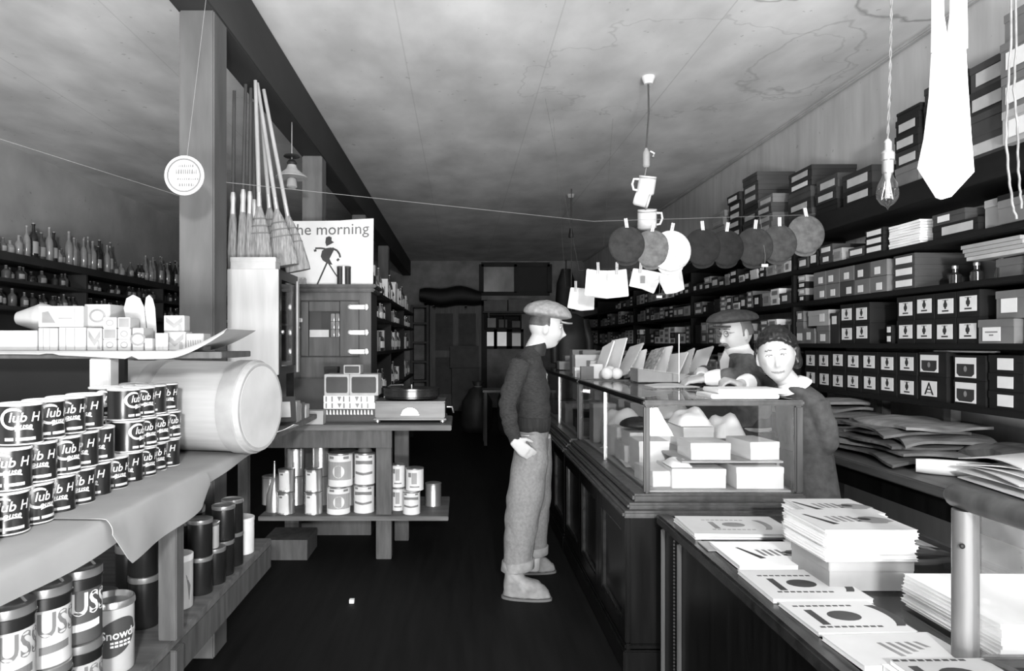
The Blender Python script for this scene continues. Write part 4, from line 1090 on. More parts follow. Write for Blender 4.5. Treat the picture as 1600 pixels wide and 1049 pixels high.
whitebox('carton', 'dark box under the pale paper cone on the plank shelf', 'box', -1.72, -1.50, 2.50, 2.61, PZ, .06, m_black)

# round hanging sign
t = thing('round_sign', 'round white lettered sign hanging in front of the wooden pillar', 'sign', at(289, 275, 2.62), .0)
R_ = 31 * 2.62 / F
MB().lathe([(R_ * .98, 0), (R_, -.002), (R_, -.008), (R_ * .98, -.010)], 48, axis='y').build('sign_disc', mat('sign_enamel', .52, .5, 7, .06), t, smooth=.4)
mb = MB(); f = lambda u, v, d: (u, -.0102 - d, v)
ring = [(R_ * .86 * cos(q * pi / 24), R_ * .86 * sin(q * pi / 24)) for q in range(48)]; rin = [(u * .9, v * .9) for u, v in ring]
for q in range(48):
    k = (q + 1) % 48
    mb.add([f(*ring[q], 0), f(*ring[k], 0), f(*rin[k], 0), f(*rin[q], 0)], [(0, 1, 2, 3)], 0)
rnd = random.Random(31)
for (v, hgt, x0, x1) in ((.036, .010, -.022, .036), (.014, .018, -.03, .05), (-.014, .008, -.026, .05), (-.036, .012, -.02, .038)):   # lines of worn lettering
    x = x0
    while x < x1:
        wd_ = rnd.uniform(.004, .008)
        mb.prism([(x, v - hgt / 2), (x + wd_, v - hgt / 2), (x + wd_ * .8, v + hgt / 2), (x + wd_ * .2, v + hgt / 2)], f, .0004)
        x += wd_ + .0025
mb.build('lettering', m_gry, t)
MB().tube([(0.01, -.004, R_), (.14, -.003, ZC - t.location.z - .0005)], .0007, 6).build('string', m_string, t)

# tins under the counter
t = thing('pail', 'pale open pail with dark oval name panel on the lower shelf', 'pail', (-1.01, 1.995, .4605)); pr = .058
MB().lathe([(pr - .002, 0), (pr, .003), (pr, .185)], 32).build('pail_body', m_lab2, t, smooth=.6)
MB().lathe([(pr + .0005, .186), (pr + .003, .188), (pr + .003, .196), (pr + .001, .205), (pr - .004, .207), (pr - .006, .2), (pr - .009, .19), (.01, .188)], 32).build('rim', m_tin, t, smooth=.5)
mb = MB(); w_ = wrap(0, 0, pr + .0003, .62)
cols = 26
for i in range(cols):
    a0, a1 = -1 + 2 * i / cols, -1 + 2 * (i + 1) / cols
    hh = lambda a: .052 * sqrt(max(0, 1 - a * a))
    sl = lambda a: .018 * a
    mb.add([w_(.062 * a0, .105 - hh(a0) + sl(a0)), w_(.062 * a1, .105 - hh(a1) + sl(a1)), w_(.062 * a1, .105 + hh(a1) + sl(a1)), w_(.062 * a0, .105 + hh(a0) + sl(a0))], [(0, 1, 2, 3)], 0)
w2 = wrap(0, 0, pr + .0008, .62)
mb.text('Snowdrift', .034, lambda x, y: w2(x - .042, y + .112), 1, bold=.015, align='LEFT')
for q in range(5):
    for v in (.088, .078): mb.add([w2(-.015 + .012 * q, v), w2(-.006 + .012 * q, v), w2(-.006 + .012 * q, v + .006), w2(-.015 + .012 * q, v + .006)], [(0, 1, 2, 3)], 1)
mb.build('name_panel', [m_dk2, m_white], t)
def lard(label, x, y, z, body, a, h=.185, r=.0585, txt='NUSS'):
    t = thing('lard_tin', label, 'tin', (x, y, z), 0, 'large lettered tins')
    MB().lathe([(r - .001, 0), (r + .001, .002), (r + .001, .012), (r, .014), (r, h * .72)], 32).build('tin_body', body, t, smooth=.6)
    MB().lathe([(r + .0003, h * .72 + .0003), (r + .0003, h * .84), (r + .003, h * .845), (r + .003, h * .87), (r + .001, h * .875)], 32).build('dark_neck', m_canblk, t, smooth=.6)
    MB().lathe([(r + .0013, h * .876), (r + .0016, h * .89), (r + .0016, h * .985), (r - .003, h - .0006)], 32).build('lid', m_tin if body is not m_gry else m_tinw, t, smooth=.6)
    mb = MB(); w_ = wrap(0, 0, r + .0004, a)
    mb.text(txt, .062, lambda x, y: w_(x, y * 1.25 + h * .52), 0, bold=.02, shear=.0)
    for i in range(8):
        q0, q1 = -.02 + .07 * i / 8, -.02 + .07 * (i + 1) / 8
        mb.add([w_(q0, h * .17 + .06 * (q0 + .02)), w_(q1, h * .17 + .06 * (q1 + .02)), w_(q1, h * .27 + .06 * (q1 + .02)), w_(q0, h * .27 + .06 * (q0 + .02))], [(0, 1, 2, 3)], 0)
    mb.build('lettering', m_lab if body is m_gry or body is m_dk2 else m_gry, t)
    MB().tube([(r * .8, 0, h + .001), (r * .5, 0, h + .02), (0, 0, h + .026), (-r * .5, 0, h + .02), (-r * .8, 0, h + .001)], .0035, 6).build('bail_handle', m_tin, t, smooth=1)
bodies = [[m_gry2, m_dk2], [m_lab2, m_lab2], [m_gry2, m_lab2], [m_dk2, m_gry]]
for c_, y in enumerate((1.765, 1.638, 1.511, 1.384)):
    for tier in range(2):
        lard('big lettered tin under the counter, %s one of the %s stack from the open pail' % (('lower', 'upper')[tier], nth(c_ + 1)), -.985 - .008 * c_, y, .4605 + tier * .187, bodies[c_][tier], .68 + .04 * c_)
# black cans on the lower shelf
def plaincan(label, x, y, z, r, h, body=None, name='can', cat='can', grp=None, rim=None):
    t = thing(name, label, cat, (x, y, z), 0, grp)
    MB().lathe([(r - .001, 0), (r, .002), (r, h * .88)], 24).build('can_body', body or m_canblk, t, smooth=.6)
    MB().lathe([(r + .0006, h * .88), (r + .0015, h * .9), (r + .0015, h * .985), (r - .002, h - .0006), (r * .85, h - .003)], 24).build('lid', rim or m_tin, t, smooth=.5)
    return t
G = 'black cans on the lower shelf'
plaincan('black can with bright lid behind the counter leg, upper', -1.06, 2.30, .4605 + .171, .048, .17, grp=G)
plaincan('black can with bright lid behind the counter leg, lower', -1.06, 2.30, .4605, .048, .17, grp=G)
plaincan('black can half hidden between the pail and the counter leg', -1.12, 2.14, .4605, .048, .17, grp=G)
t = plaincan('pale pictured can next to the counter leg on the lower shelf', -1.01, 2.46, .4605, .05, .19, m_lab2, rim=m_tinw)
mb = MB(); w_ = wrap(0, 0, .0505, .6)
mb.add([w_(u * .03, v) for u, v in ((-1, .03), (1, .03), (1.2, .08), (.6, .12), (-.6, .14), (-1.2, .08))], [(0, 1, 2, 3, 4, 5)])
mb.build('label_print', m_gry, t)
bl = [(2.60, 0), (2.60, 1), (2.71, 0), (2.81, 0), (2.82, 1), (2.93, 0), (2.93, 1)]
for k, (y, tr) in enumerate(bl):
    plaincan('black can with bright rim along the shelf edge, %s, %s from the counter leg' % (('lower', 'upper')[tr], nth(int((y - 2.5) * 10))), -.985 + (.0 if k < 2 else .012), y, .4605 + tr * .1405, .045, .14, grp=G)
plaincan('squat bright can on the black can in mid shelf', -.99, 2.70, .4605 + .1405, .04, .1, m_gry2, grp=G)
for k in range(5):
    plaincan('dark can in the rear line of the lower shelf, %s along' % nth(k + 1), -1.16, 2.42 + .14 * k, .4605, .05, .24 - .02 * (k % 2), grp=G)
plaincan('pale wide can at the far end of the lower shelf', -.995, 3.10, .4605, .062, .16, m_lab, rim=m_tinw)
plaincan('small pale can on the wide pale can at the shelf end', -1.13, 3.12, .4605, .055, .22, m_lab2, rim=m_tinw)
tag(MB().bb(-.60, -.575, 3.7, 3.725, .0008, .02).build('crumpled_scrap', m_paper), 'tiny white scrap lying on the dark floor', 'scrap')
# ------------------------------------------------------------------ table in the middle with the phonograph
TZ = .877; TY0, TY1 = 4.43, 5.0
t = thing('work_table', 'rough wooden table with a lower shelf of bright cans', 'table', (-.6, TY0, 0)); L = (.6, -TY0, 0)
MB().bb(-1.26, -.06, TY0 - .03, TY1, TZ - .035, TZ).build('tabletop', m_tablewood, t, loc=L, bevel=.004)
MB().bb(-1.25, -.445, TY0, TY0 + .03, TZ - .15, TZ - .0355).build('apron', m_legwood, t, loc=L, bevel=.003)
MB().bb(-.55, -.45, TY0 + .031, TY0 + .125, 0, TZ - .0355).build('leg', m_legwood, t, loc=L, bevel=.003)
MB().bb(-.47, -.37, TY1 - .12, TY1 - .03, 0, TZ - .0355).build('leg', m_legwood, t, loc=L, bevel=.003)
MB().bb(-1.25, -1.15, TY1 - .12, TY1 - .03, 0, TZ - .0355).build('leg', m_legwood, t, loc=L, bevel=.003)
MB().bb(-1.30, -.08, TY0 - .02, TY1 - .01, .262, .29).build('lower_shelf', m_tablewood, t, loc=L, bevel=.003)
whitebox('crate', 'pale low wooden crate on the floor under the table shelf', 'crate', -1.28, -.99, 4.44, 4.75, .0005, .13, m_legwood)
# cans on the lower shelf
def brightcan(label, px, pytop, pybot, wpx, Y, kind, z=None, a=.0):
    r = wpx * Y / F / 2; h = (pybot - pytop) * Y / F; x = (px - VX) * Y / F
    z = .2905 if z is None else z
    t = thing('paint_can', label, 'can', (x, Y, z), 0, 'bright cans under the table')
    MB().lathe([(r - .001, 0), (r + .001, .002), (r + .001, .006), (r, .008), (r, h * .93)], 24).build('can_body', m_tin if kind in (0, 4) else m_tinw, t, smooth=.6)
    MB().lathe([(r + .001, h * .93), (r + .0015, h * .94), (r + .0015, h * .975), (r * .9, h * .99 - .0005), (r * .8, h - .0005)], 24).build('lid', m_tin, t, smooth=.5)
    mb = MB(); w_ = wrap(0, 0, r + .0005, a)
    def band(u0, u1, f0, f1, m, n=10):
        for i in range(n):
            q0, q1 = u0 + (u1 - u0) * i / n, u0 + (u1 - u0) * (i + 1) / n
            mb.add([w_(q0, f0(q0)), w_(q1, f0(q1)), w_(q1, f1(q1)), w_(q0, f1(q0))], [(0, 1, 2, 3)], m)
    if kind == 0:
        band(-r * .8, r * .5, lambda u: h * .08, lambda u: h * .86, 0)
        band(-r * .6, -r * .2, lambda u: h * .74, lambda u: h * .82, 2)
    elif kind == 1:
        band(-r * 1.2, r * 1.2, lambda u: h * .2, lambda u: h * .74, 1)
        w3 = wrap(0, 0, r + .001, a)
        mb.add([w3(r * .5 * cos(q * pi / 9), h * .45 + r * .5 * sin(q * pi / 9)) for q in range(18)], [tuple(range(18))], 0)
        band(-r * .9, -r * .4, lambda u: h * .82, lambda u: h * .9, 2); band(r * .4, r * .9, lambda u: h * .82, lambda u: h * .9, 2)
    elif kind == 2:
        band(-r * .95, r * .95, lambda u: h * .3 - .2 * abs(u) * 0 + .3 * abs(u) * .4, lambda u: h * .38 + .3 * abs(u) * .4, 2)
        band(-r * .95, r * .95, lambda u: h * .66 - .1 * abs(u), lambda u: h * .76 - .1 * abs(u) * .3, 2)
        band(-r * .9, -r * .5, lambda u: h * .84, lambda u: h * .91, 2); band(r * .5, r * .9, lambda u: h * .84, lambda u: h * .91, 2)
    elif kind == 3:
        band(-r * .3, r * .3, lambda u: h * .3, lambda u: h * .8, 1); band(-r * .5, r * .6, lambda u: h * .15, lambda u: h * .21, 2); band(-r * .7, -r * .35, lambda u: h * .6, lambda u: h * .8, 2)
    mb.build('label_print', [m_white, m_gry2, m_ink2], t)
    return z + h + .0005
N_ = 'can under the table, '
z1 = brightcan('plain labelled can under the table nearest its end, lower of two', 447, 773, 808, 27, 4.50, 0)
brightcan('plain labelled can under the table nearest its end, upper of two', 448, 738, 773, 26, 4.50, 0, z1)
z1 = brightcan('plain labelled can second along under the table, lower of two', 490, 773, 808, 28, 4.50, 0)
brightcan('plain labelled can second along under the table, upper of two', 490, 738, 773, 27, 4.50, 0, z1)
z1 = brightcan('can with round white seal on its label, lower of two', 529, 765, 808, 36, 4.52, 1, a=.2)
brightcan('can with round white seal on its label, upper of two', 532, 712, 764, 38, 4.52, 1, z1)
z1 = brightcan('can with dark scroll bands beside the table leg, lower of two', 569, 764, 808, 32, 4.55, 2)
brightcan('can with dark scroll bands beside the table leg, upper of two', 570, 714, 763, 32, 4.55, 2, z1)
z1 = brightcan('tall white figured can beyond the table leg, lower of two', 622, 771, 807, 22, 4.60, 3)
brightcan('tall white figured can beyond the table leg, upper of two', 622, 735, 771, 22, 4.60, 3, z1)
z1 = brightcan('can with dark scroll bands beyond the table leg', 643, 771, 807, 27, 4.50, 2)
brightcan('white figured can on the scroll banded can beyond the leg', 648, 735, 770, 28, 4.52, 3, z1)
brightcan('bright plain can near the open end of the table shelf', 677, 747, 783, 25, 4.72, 4)
for k, (px, top) in enumerate(((424, 716), (462, 702), (501, 698), (545, 706))):
    z1 = brightcan('bright can in the rear line under the table, %s along, lower' % nth(k + 1), px, 745, 790, 28, 4.76, 4)
    if k: brightcan('bright can in the rear line under the table, %s along, upper' % nth(k + 1), px, top, 745, 27, 4.76, 4, z1)
t = thing('oil_can', 'tinned oil can with pointed spout at the table shelf end', 'can', (-1.235, 4.56, .2905))
MB().lathe([(.055, 0), (.055, .01), (.05, .11), (.02, .2), (.012, .22)], 20).build('can_body', m_tin, t, smooth=.6)
MB().lathe([(.010, .2205), (.004, .33)], 12).build('spout', m_tin, t, smooth=.6)
t = thing('funnel', 'pale tin funnel standing on the banded can beside the leg', 'funnel', ((570 - VX) * 4.55 / F, 4.55, .2905 + 93 * 4.55 / F + .0035))
MB().lathe([(.05, 0), (.01, .07), (.006, .09), (.005, .15)], 16).build('cone', m_tin, t, smooth=.6)

# boxes on the table
t = whitebox('carton', 'small pale open topped box at the table front', 'box', -1.06, -.885, TY0 + .0, TY0 + .10, TZ + .0005, .088, m_gry2)
whitebox('carton', 'dark carton at the bottom of the printed box pile', 'box', -.90, -.555, TY0 + .11, TY0 + .34, TZ + .0005, .045, m_dk2)
def figured(name, label, x0, x1, y0, y1, z, h, style):
    t = thing(name, label, 'box', ((x0 + x1) / 2, (y0 + y1) / 2, z)); hx, hy = (x1 - x0) / 2, (y1 - y0) / 2
    MB().bb(-hx, hx, -hy, hy, 0, h).build('box_body', m_lab2 if style == 0 else (m_lab if style == 1 else m_dk2), t, bevel=.002)
    mb = MB(); f = lambda u, v, d: (u, -hy - d, h / 2 + v)
    if style == 0: mb.prism([(-hx * .8, -h * .38), (hx * .8, -h * .38), (hx * .86, -h * .3), (hx * .86, h * .3), (hx * .8, h * .38), (-hx * .8, h * .38), (-hx * .86, h * .3), (-hx * .86, -h * .3)], f, .0008, 1)
    elif style == 1:
        for k in range(8):
            u = -hx * .92 + 2 * hx * .115 * k
            if k % 3 == 2: mb.prism([(u, h * .35), (u + hx * .16, h * .35), (u + hx * .08, -h * .35)], f, .0008, 2)
            else: mb.prism([(u, -h * .38), (u + hx * .05, -h * .38), (u + hx * .05, h * .38), (u, h * .38)], f, .0008, 2)
    elif style == 2:
        for k in range(14):
            u = -hx * .94 + 2 * hx * .067 * k
            mb.prism([(u, -h * .3), (u + hx * .08, -h * .36), (u + hx * .06, h * .3), (u + hx * .02, h * .36)], f, .0008, 0)
    mb.build('label_print', [m_lab, m_dk2, m_ink2], t)
z = TZ + .0460
figured('carton', 'dark carton with a line of pale lettering in the box pile', -.90, -.56, TY0 + .11, TY0 + .34, z, .045, 2); z += .0455
figured('carton', 'pale box with ornamental print, third in the box pile', -.905, -.565, TY0 + .105, TY0 + .34, z, .042, 1); z += .0425
figured('carton', 'pale box with dark ornamental lettering under the framed boxes', -.905, -.57, TY0 + .105, TY0 + .34, z, .045, 1); z += .0455
figured('carton', 'grey box with pale border next to the glass door cabinet', -.90, -.735, TY0 + .105, TY0 + .30, z, .14, 0)
figured('carton', 'grey box with pale border nearest the phonograph', -.733, -.545, TY0 + .105, TY0 + .30, z, .14, 0); z += .1405
figured('carton', 'smallest bordered box at the very top of the pile', -.775, -.665, TY0 + .12, TY0 + .26, z, .06, 0)
tag(MB().bb(-1.19, -.955, 4.93, 4.945, TZ + .001, TZ + .27).build('slate_board', mat('grey_slate', .075, .6, 2, .6)), 'dark slate panel leaning under the glass door cabinet', 'slate')
whitebox('carton', 'tall black narrow box standing behind the bordered boxes', 'box', -.955, -.86, 4.80, 4.9, TZ + .0005, .36, m_black)

# phonograph
t = thing('phonograph', 'open wooden phonograph with records on its turntable', 'phonograph', (-.335, 4.70, TZ)); m_ph = mat('phonograph_case', .12, .35, 3, .4, (1, 6, 6))
MB().bb(-.23, .23, -.17, .16, .03, .135).build('case', m_ph, t, bevel=.006)
MB().bb(-.24, .24, -.18, .17, .018, .03).bb(-.236, .236, -.176, .166, .1352, .142).build('case_moulding', m_ph, t, bevel=.004)
for x in (-.215, .215):
    for y in (-.155, .145): MB().lathe([(.012, 0), (.02, .004), (.018, .018)], 12, c=(x, y, .0005)).build('foot', m_brass, t, smooth=.7)
mb = MB().prism([(.055 * cos(q * pi / 10), .045 * sin(q * pi / 10)) for q in range(11)], lambda u, v, d: (u, -.1703 - d, .055 + v), .003)
mb.prism([(-.06, -.004), (.06, -.004), (.06, .001), (-.06, .001)], lambda u, v, d: (u, -.1703 - d, .055 + v), .003)
mb.build('name_plate', m_brass, t)
MB().lathe([(.03, .1425), (.03, .15), (.175, .152), (.178, .155), (.178, .166), (.17, .168)], 40).build('turntable', m_canblk, t, smooth=.5)
pl = MB().lathe([(.19, .1685), (.19, .205), (.192, .208), (.192, .222), (.06, .2235), (.02, .224)], 48).build('record', mat('shellac_disc', .02, .22, 6, .3, spec=.7), t, smooth=.4)
MB().lathe([(.006, .2245), (.006, .24), (.003, .244)], 10).build('spindle', m_brass, pl)
MB().tube([(.24, .0, .09), (.275, .0, .09), (.285, .02, .05)], .006).build('crank', m_brass, t, smooth=1)
MB().tube([(-.2, .12, .1425), (-.2, .12, .2), (-.15, .08, .232), (-.06, .0, .24)], .007).build('tone_arm', m_brass, t, smooth=1)

# glass-door cabinet (ice chest) behind
t = thing('glass_door_cabinet', 'brown cabinet with small window door and bright hinges behind the table', 'cabinet', (-.92, 5.02, 0)); L = (.92, -5.02, 0)
x0, x1, y0, y1, zt = -1.22, -.655, 5.02, 5.38, 1.775
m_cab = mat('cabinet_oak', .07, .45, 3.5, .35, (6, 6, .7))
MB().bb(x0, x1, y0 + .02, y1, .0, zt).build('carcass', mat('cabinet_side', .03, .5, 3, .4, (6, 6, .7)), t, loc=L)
fr = MB().bb(x0, x0 + .05, y0, y0 + .0198, 0, zt).bb(x1 - .085, x1, y0, y0 + .0198, 0, zt).bb(x0 + .05, x1 - .085, y0, y0 + .0198, zt - .06, zt).bb(x0 + .05, x1 - .085, y0, y0 + .0198, 0, 1.30)
fr.build('face_frame', m_cab, t, loc=L, bevel=.003)
MB().bb(x0 - .01, x1 + .03, y0 - .03, y1, zt, zt + .03).bb(x0 - .02, x1 + .045, y0 - .045, y1, zt + .03, zt + .055).build('cornice', m_cab, t, loc=L, bevel=.008)
dr = MB(); a, b, c_, d_ = x0 + .055, x1 - .09, 1.31, zt - .07
for (p, q, r_, s_) in ((a, a + .055, c_, d_), (b - .135, b, c_, d_), (a + .055, b - .135, c_, c_ + .135), (a + .055, b - .135, d_ - .07, d_)): dr.bb(p, q, y0 - .006, y0 + .012, r_, s_)
door = dr.build('door', m_cab, t, loc=L, bevel=.004)
MB().bb(a + .055, b - .135, y0 + .003, y0 + .007, c_ + .135, d_ - .07).build('door_pane', m_glass, door)
MB().bb(a + .055, b - .135, y0 + .0125, y0 + .0195, c_ + .135, d_ - .07).build('inner_board', m_dk2, t, loc=L)
for z_ in (1.34, 1.48, 1.665):
    mb = MB().bb(b - .045, b + .045, y0 - .012, y0 - .0065, z_ - .012, z_ + .012)
    mb.ell((b - .05, y0 - .01, z_), (.014, .006, .016), n=10, k=6).ell((b + .045, y0 - .01, z_), (.014, .006, .02), n=10, k=6)
    mb.v = [((p[0] - b) * 1.25 + b, p[1], (p[2] - z_) * 1.3 + z_) for p in mb.v]
    mb.build('hinge', m_brass, t, loc=L)
MB().bb(a - .035, a + .012, y0 - .016, y0 - .0065, 1.555, 1.585).build('latch', m_brass, t, loc=L, bevel=.003)
MB().ell((a - .012, y0 - .018, 1.515), (.012, .012, .012), n=10, k=6).build('knob', m_brass, t, loc=L, smooth=1)
# goods shown behind the pane: in front of the inner board
for k in range(6):
    tag(MB().lathe([(.014, 0), (.014, .05), (.010, .055)], 12, c=(b - .155 - .035 * (k % 2), y0 + .0098, c_ + .137 + .058 * (k // 2)), sy=.12).build('bottle', m_bottle2, smooth=.6), 'small bottle behind the cabinet door pane, %s row, %s' % (nth(k // 2 + 1), ('by the hinges', 'away from hinges')[k % 2]), 'bottle', 'bottles behind the pane')
tag(MB().bb(a + .06, b - .22, y0 + .0075, y0 + .012, c_ + .137, c_ + .19).build('white_packet', m_lab), 'long white packet lying behind the cabinet door pane', 'packet')

# long side shelving running to the back
BX = -.70
t = thing('bottle_shelving', 'dark narrow shelving of bottles running back from the glass door cabinet', 'shelving', (BX, 5.45, 0)); L = (-BX, -5.45, 0)
BZ_ = (.55, .95, 1.33, 1.62, 1.84)
for z_ in BZ_: MB().bb(BX - .34, BX, 5.45, 10.3, z_ - .025, z_).build('shelf', m_shelfblk, t, loc=L)
for y in (5.62, 7.1, 8.7, 10.27): MB().bb(BX - .34, BX - .01, y, y + .03, 0, .5245).build('leg', m_shelfblk, t, loc=L)
MB().bb(BX - .36, BX - .3405, 5.45, 10.3, 0, 1.84).build('back_board', m_shelfblk, t, loc=L)
for y in (7.0, 8.6): 
    for lo, hi in zip(BZ_, BZ_[1:]): MB().bb(BX - .34, BX - .01, y, y + .02, lo + .0005, hi - .0255).build('upright', m_shelfblk, t, loc=L)
def bottle(name, label, x, y, z, r, h, m, grp, tm=None, lab=None, parts=True):
    t = thing(name, label, 'bottle', (x, y, z), 0, grp)
    MB().lathe([(r * .9, 0), (r, h * .03), (r, h * .55), (r * .85, h * .64), (r * .36, h * .76), (r * .32, h * .93), (r * .4, h * .94), (r * .4, h * .97)], 14 if parts else 10).build('bottle_body', m, t, smooth=.7)
    MB().lathe([(r * .3, h * .9705), (r * .3, h)], 8).build('stopper', tm or m_lab2, t)
    if lab:
        w_ = wrap(0, 0, r + .0006, lab[0]); mb = MB()
        for i in range(6):
            q0, q1 = r * (-.8 + 1.6 * i / 6), r * (-.8 + 1.6 * (i + 1) / 6)
            mb.add([w_(q0, h * .15), w_(q1, h * .15), w_(q1, h * .48), w_(q0, h * .48)], [(0, 1, 2, 3)])
        mb.build('paper_label', lab[1], t)
    return t
rnd = random.Random(77); cnt = {}
for si, z_ in enumerate(BZ_[1:]):
    y = 5.66
    while y < 10.1:
        r = rnd.uniform(.028, .045); h = rnd.uniform(.15, .25) if si < 3 else rnd.uniform(.15, .34)
        h = min(h, (.30, .235, .17, .4)[si])
        if any(abs(y + r - q - .01) < r + .02 for q in (7.0, 8.6)): y += .06; continue
        if rnd.random() < .62:
            k = cnt[si] = cnt.get(si, 0) + 1
            q = rnd.random(); lb_ = 'bottle on the %s side shelf, %s from the cabinet end' % (('lowest', 'second', 'third', 'top')[si], nth(k))
            if q < .5:
                bottle('bottle', 'labelled ' + lb_, BX - .05 - r, y + r, z_, r, h, rnd.choice([m_bottle2, m_bottle3, m_bottle]), 'bottles on the side shelving', lab=(1.0, m_lab))
            else:
                t = thing('carton', 'upright carton among bottles ' + lb_.replace('bottle on', 'on'), 'box', (BX - .06 - r, y + r, z_), 0, 'cartons on the side shelving')
                MB().bb(-r, r, -r, r, 0, h * .85).build('box_body', rnd.choice([m_lab, m_lab2, m_gry, m_white]), t)
                MB().bb(r, r + .0008, -r * .7, r * .7, h * .2, h * .6).build('paper_label', rnd.choice([m_ink2, m_lab]), t)
        y += 2 * r + rnd.uniform(.004, .05)

# poster and small things on top of the cabinet
PT = zt + .0555
Yp = 5.06
t = thing('poster', 'white poster with black strutting figure and the words the morning', 'poster', at(521, 440, Yp)); t.location.z = PT
a, b_ = at(452, 344, Yp), at(583, 437, Yp)
wd, hp = b_.x - a.x, a.z - PT
cx = -t.location.x + (a.x + b_.x) / 2
MB().sheet(20, 6, lambda u, v: (cx - wd / 2 + wd * u, .012 * sin(5 * u + 1) + .03 * v, hp * v * (1 + .035 * max(0, u - .6) / .4)), -.003).build('poster_sheet', m_white, t, smooth=1)
mb = MB()
fl = lambda u, v, d=0: (cx + u, .012 * sin(5 * (u / wd + .5) + 1) + .03 * v / hp - .0012 - d, v)
fp = lambda u, v, d: fl((u - 521) * Yp / F, (437 - v) * Yp / F, d)
body = [(504, 392), (506, 383), (512, 379), (520, 378), (526, 380), (522, 388), (518, 396), (521, 402), (523, 405), (518, 405), (513, 402), (507, 398)]
mb.prism([(u, v) for u, v in body[::-1]], fp, .0006)
mb.prism([(512, 362), (517, 360), (521, 362), (521, 367), (525, 370), (519, 373), (513, 376), (511, 370)][::-1], fp, .0006)
def stroke(pts, w0):
    for (p, q) in zip(pts, pts[1:]):
        dx, dy = q[0] - p[0], q[1] - p[1]; l_ = sqrt(dx * dx + dy * dy); nx, ny = -dy / l_ * w0, dx / l_ * w0
        mb.prism([(p[0] + nx, p[1] + ny), (p[0] - nx, p[1] - ny), (q[0] - nx, q[1] - ny), (q[0] + nx, q[1] + ny)], fp, .0006)
stroke([(511, 380), (504, 379), (495, 379)], 1.4); stroke([(497, 382), (493, 383)], 1.8)
stroke([(522, 379), (530, 383), (534, 389), (535, 394)], 1.5); stroke([(533, 396), (530, 399)], 1.8)
stroke([(514, 402), (507, 418), (499, 436)], 1.3); stroke([(516, 402), (527, 419), (540, 436)], 1.0)
mb.build('printed_figure', m_dk2, t)
mb = MB()
mb.text('the morning', 25 * Yp / F, lambda x, y: fl(x * 1.0 - .015, y + hp * .865 + .09 * max(0, x) ** 2 - .004), 0, bold=.004)
mb.build('lettering', m_gry, t)
for k, px in enumerate((531, 543)):
    p = at(px, 440, 4.99)
    plaincan('small dark tin standing on the cabinet top before the poster, %s' % ('nearer the brooms', 'farther from the brooms')[k], p.x, 5.0, PT, .022, .13, m_dk, 'tin', 'tin', rim=m_dk2)
p = at(537, 440, 4.99)
tag(MB().lathe([(.010, 0), (.010, .125), (.006, .135)], 12, c=(p.x, 4.99, PT)).build('candle', m_white, smooth=.6), 'slim white stick standing between the two dark tins', 'candle')
whitebox('carton', 'dark shallow box on the cabinet top beside the poster', 'box', -.80, -.66, 5.18, 5.34, PT, .09, m_dk)
for k, px in enumerate((470, 476)):
    p = at(px, 448, 4.99)
    tag(MB().lathe([(.012, 0), (.012, .035), (.006, .045)], 10, c=(p.x, 5.0 , PT)).build('bottle', m_bottle2, smooth=.6), 'tiny bright vial on the cabinet top under the brooms, %s' % ('outer', 'inner')[k], 'bottle')
# dried bunch and sacks hanging beyond the poster
for k in range(4):
    y = 5.75 + .5 * k
    t = thing('cloth_bundle', 'light bundle on the top of the side shelving, %s beyond the poster' % nth(k + 1), 'bundle', (BX - .12, y, 1.8405))
    MB().ell((0, 0, .075), (.07, .1, .075), n=14, k=10, fn=lambda p: p * (1 + .12 * sin(40 * p.x + k) * cos(36 * p.y))).build('bundle_cloth', (m_gry, m_gry2, m_dk2)[k % 3], t, smooth=1.2)
    MB().lathe([(.012, .14), (.03, .2), (.02, .215)], 10).build('knot', m_gry, t, smooth=.8)

# brooms standing on the tall cabinet
TC = 1.79 + .001
m_band = mat('broom_stitching', .12, .8, 12, .2)
whitebox('carton', 'pale carton on the tall cabinet in front of the brooms', 'box', -1.21, -.97, 3.605, 3.70, TC, .062, m_lab2)
def broom(label, px0, py0, px1, py1, Y0, Y1, wd=.12, grp='straw brooms'):
    """head bottom at (px0, py0), stick top at (px1, py1)"""
    A = at(px0, py0, Y0); A.z = max(A.z, TC + .004); B = at(px1, py1, Y1)
    t = thing('broom', label, 'broom', A, 0, grp)
    d = (B - A); ln = d.length; d.normalize()
    side = Vector((1, 0, 0)) - d * d.x; side.normalize(); nrm = d.cross(side)
    HL = .33
    st = []
    for q, ww, tt in ((0, 1, .3), (.12, .98, .3), (.45, .8, .26), (.72, .55, .25), (.9, .28, .2), (1, .13, .13)):
        st.append((d * (HL * q), side * (wd / 2 * ww), nrm * (wd / 2 * tt * 1.2)))
    MB().loft(st, 28, p=2.6).build('bristle_head', m_straw, t, smooth=1)
    mb = MB()
    for q, ww in ((.5, .77), (.62, .67), (.74, .54)):
        mb.loft([(d * (HL * q - .004), side * (wd / 2 * ww + .002), nrm * (wd * .16 + .001)), (d * (HL * q + .004), side * (wd / 2 * ww), nrm * (wd * .16))], 28, p=2.6)
    mb.build('stitching', m_band, t)
    MB().tube([d * (HL - .02), d * (HL + .06)], [.014, .012], 10).build('ferrule', m_brass, t, smooth=.8)
    MB().tube([d * (HL + .055), d * (ln * .6), d * ln], [.0115, .012, .010], 10).build('stick', m_stick, t, smooth=.8)
broom('straw broom in the bunch with the tallest upright pale stick', 408, 412, 399, 126, 3.74, 3.80, .13)
broom('straw broom leaning toward the poster, stick crossing the tall one', 446, 416, 402, 130, 3.80, 3.88, .15)
broom('straw broom spread widest over the cabinet door side', 466, 424, 412, 140, 3.88, 3.92, .14)
broom('straw broom at the back of the bunch behind the pale sticks', 428, 410, 408, 170, 3.93, 3.96, .13)
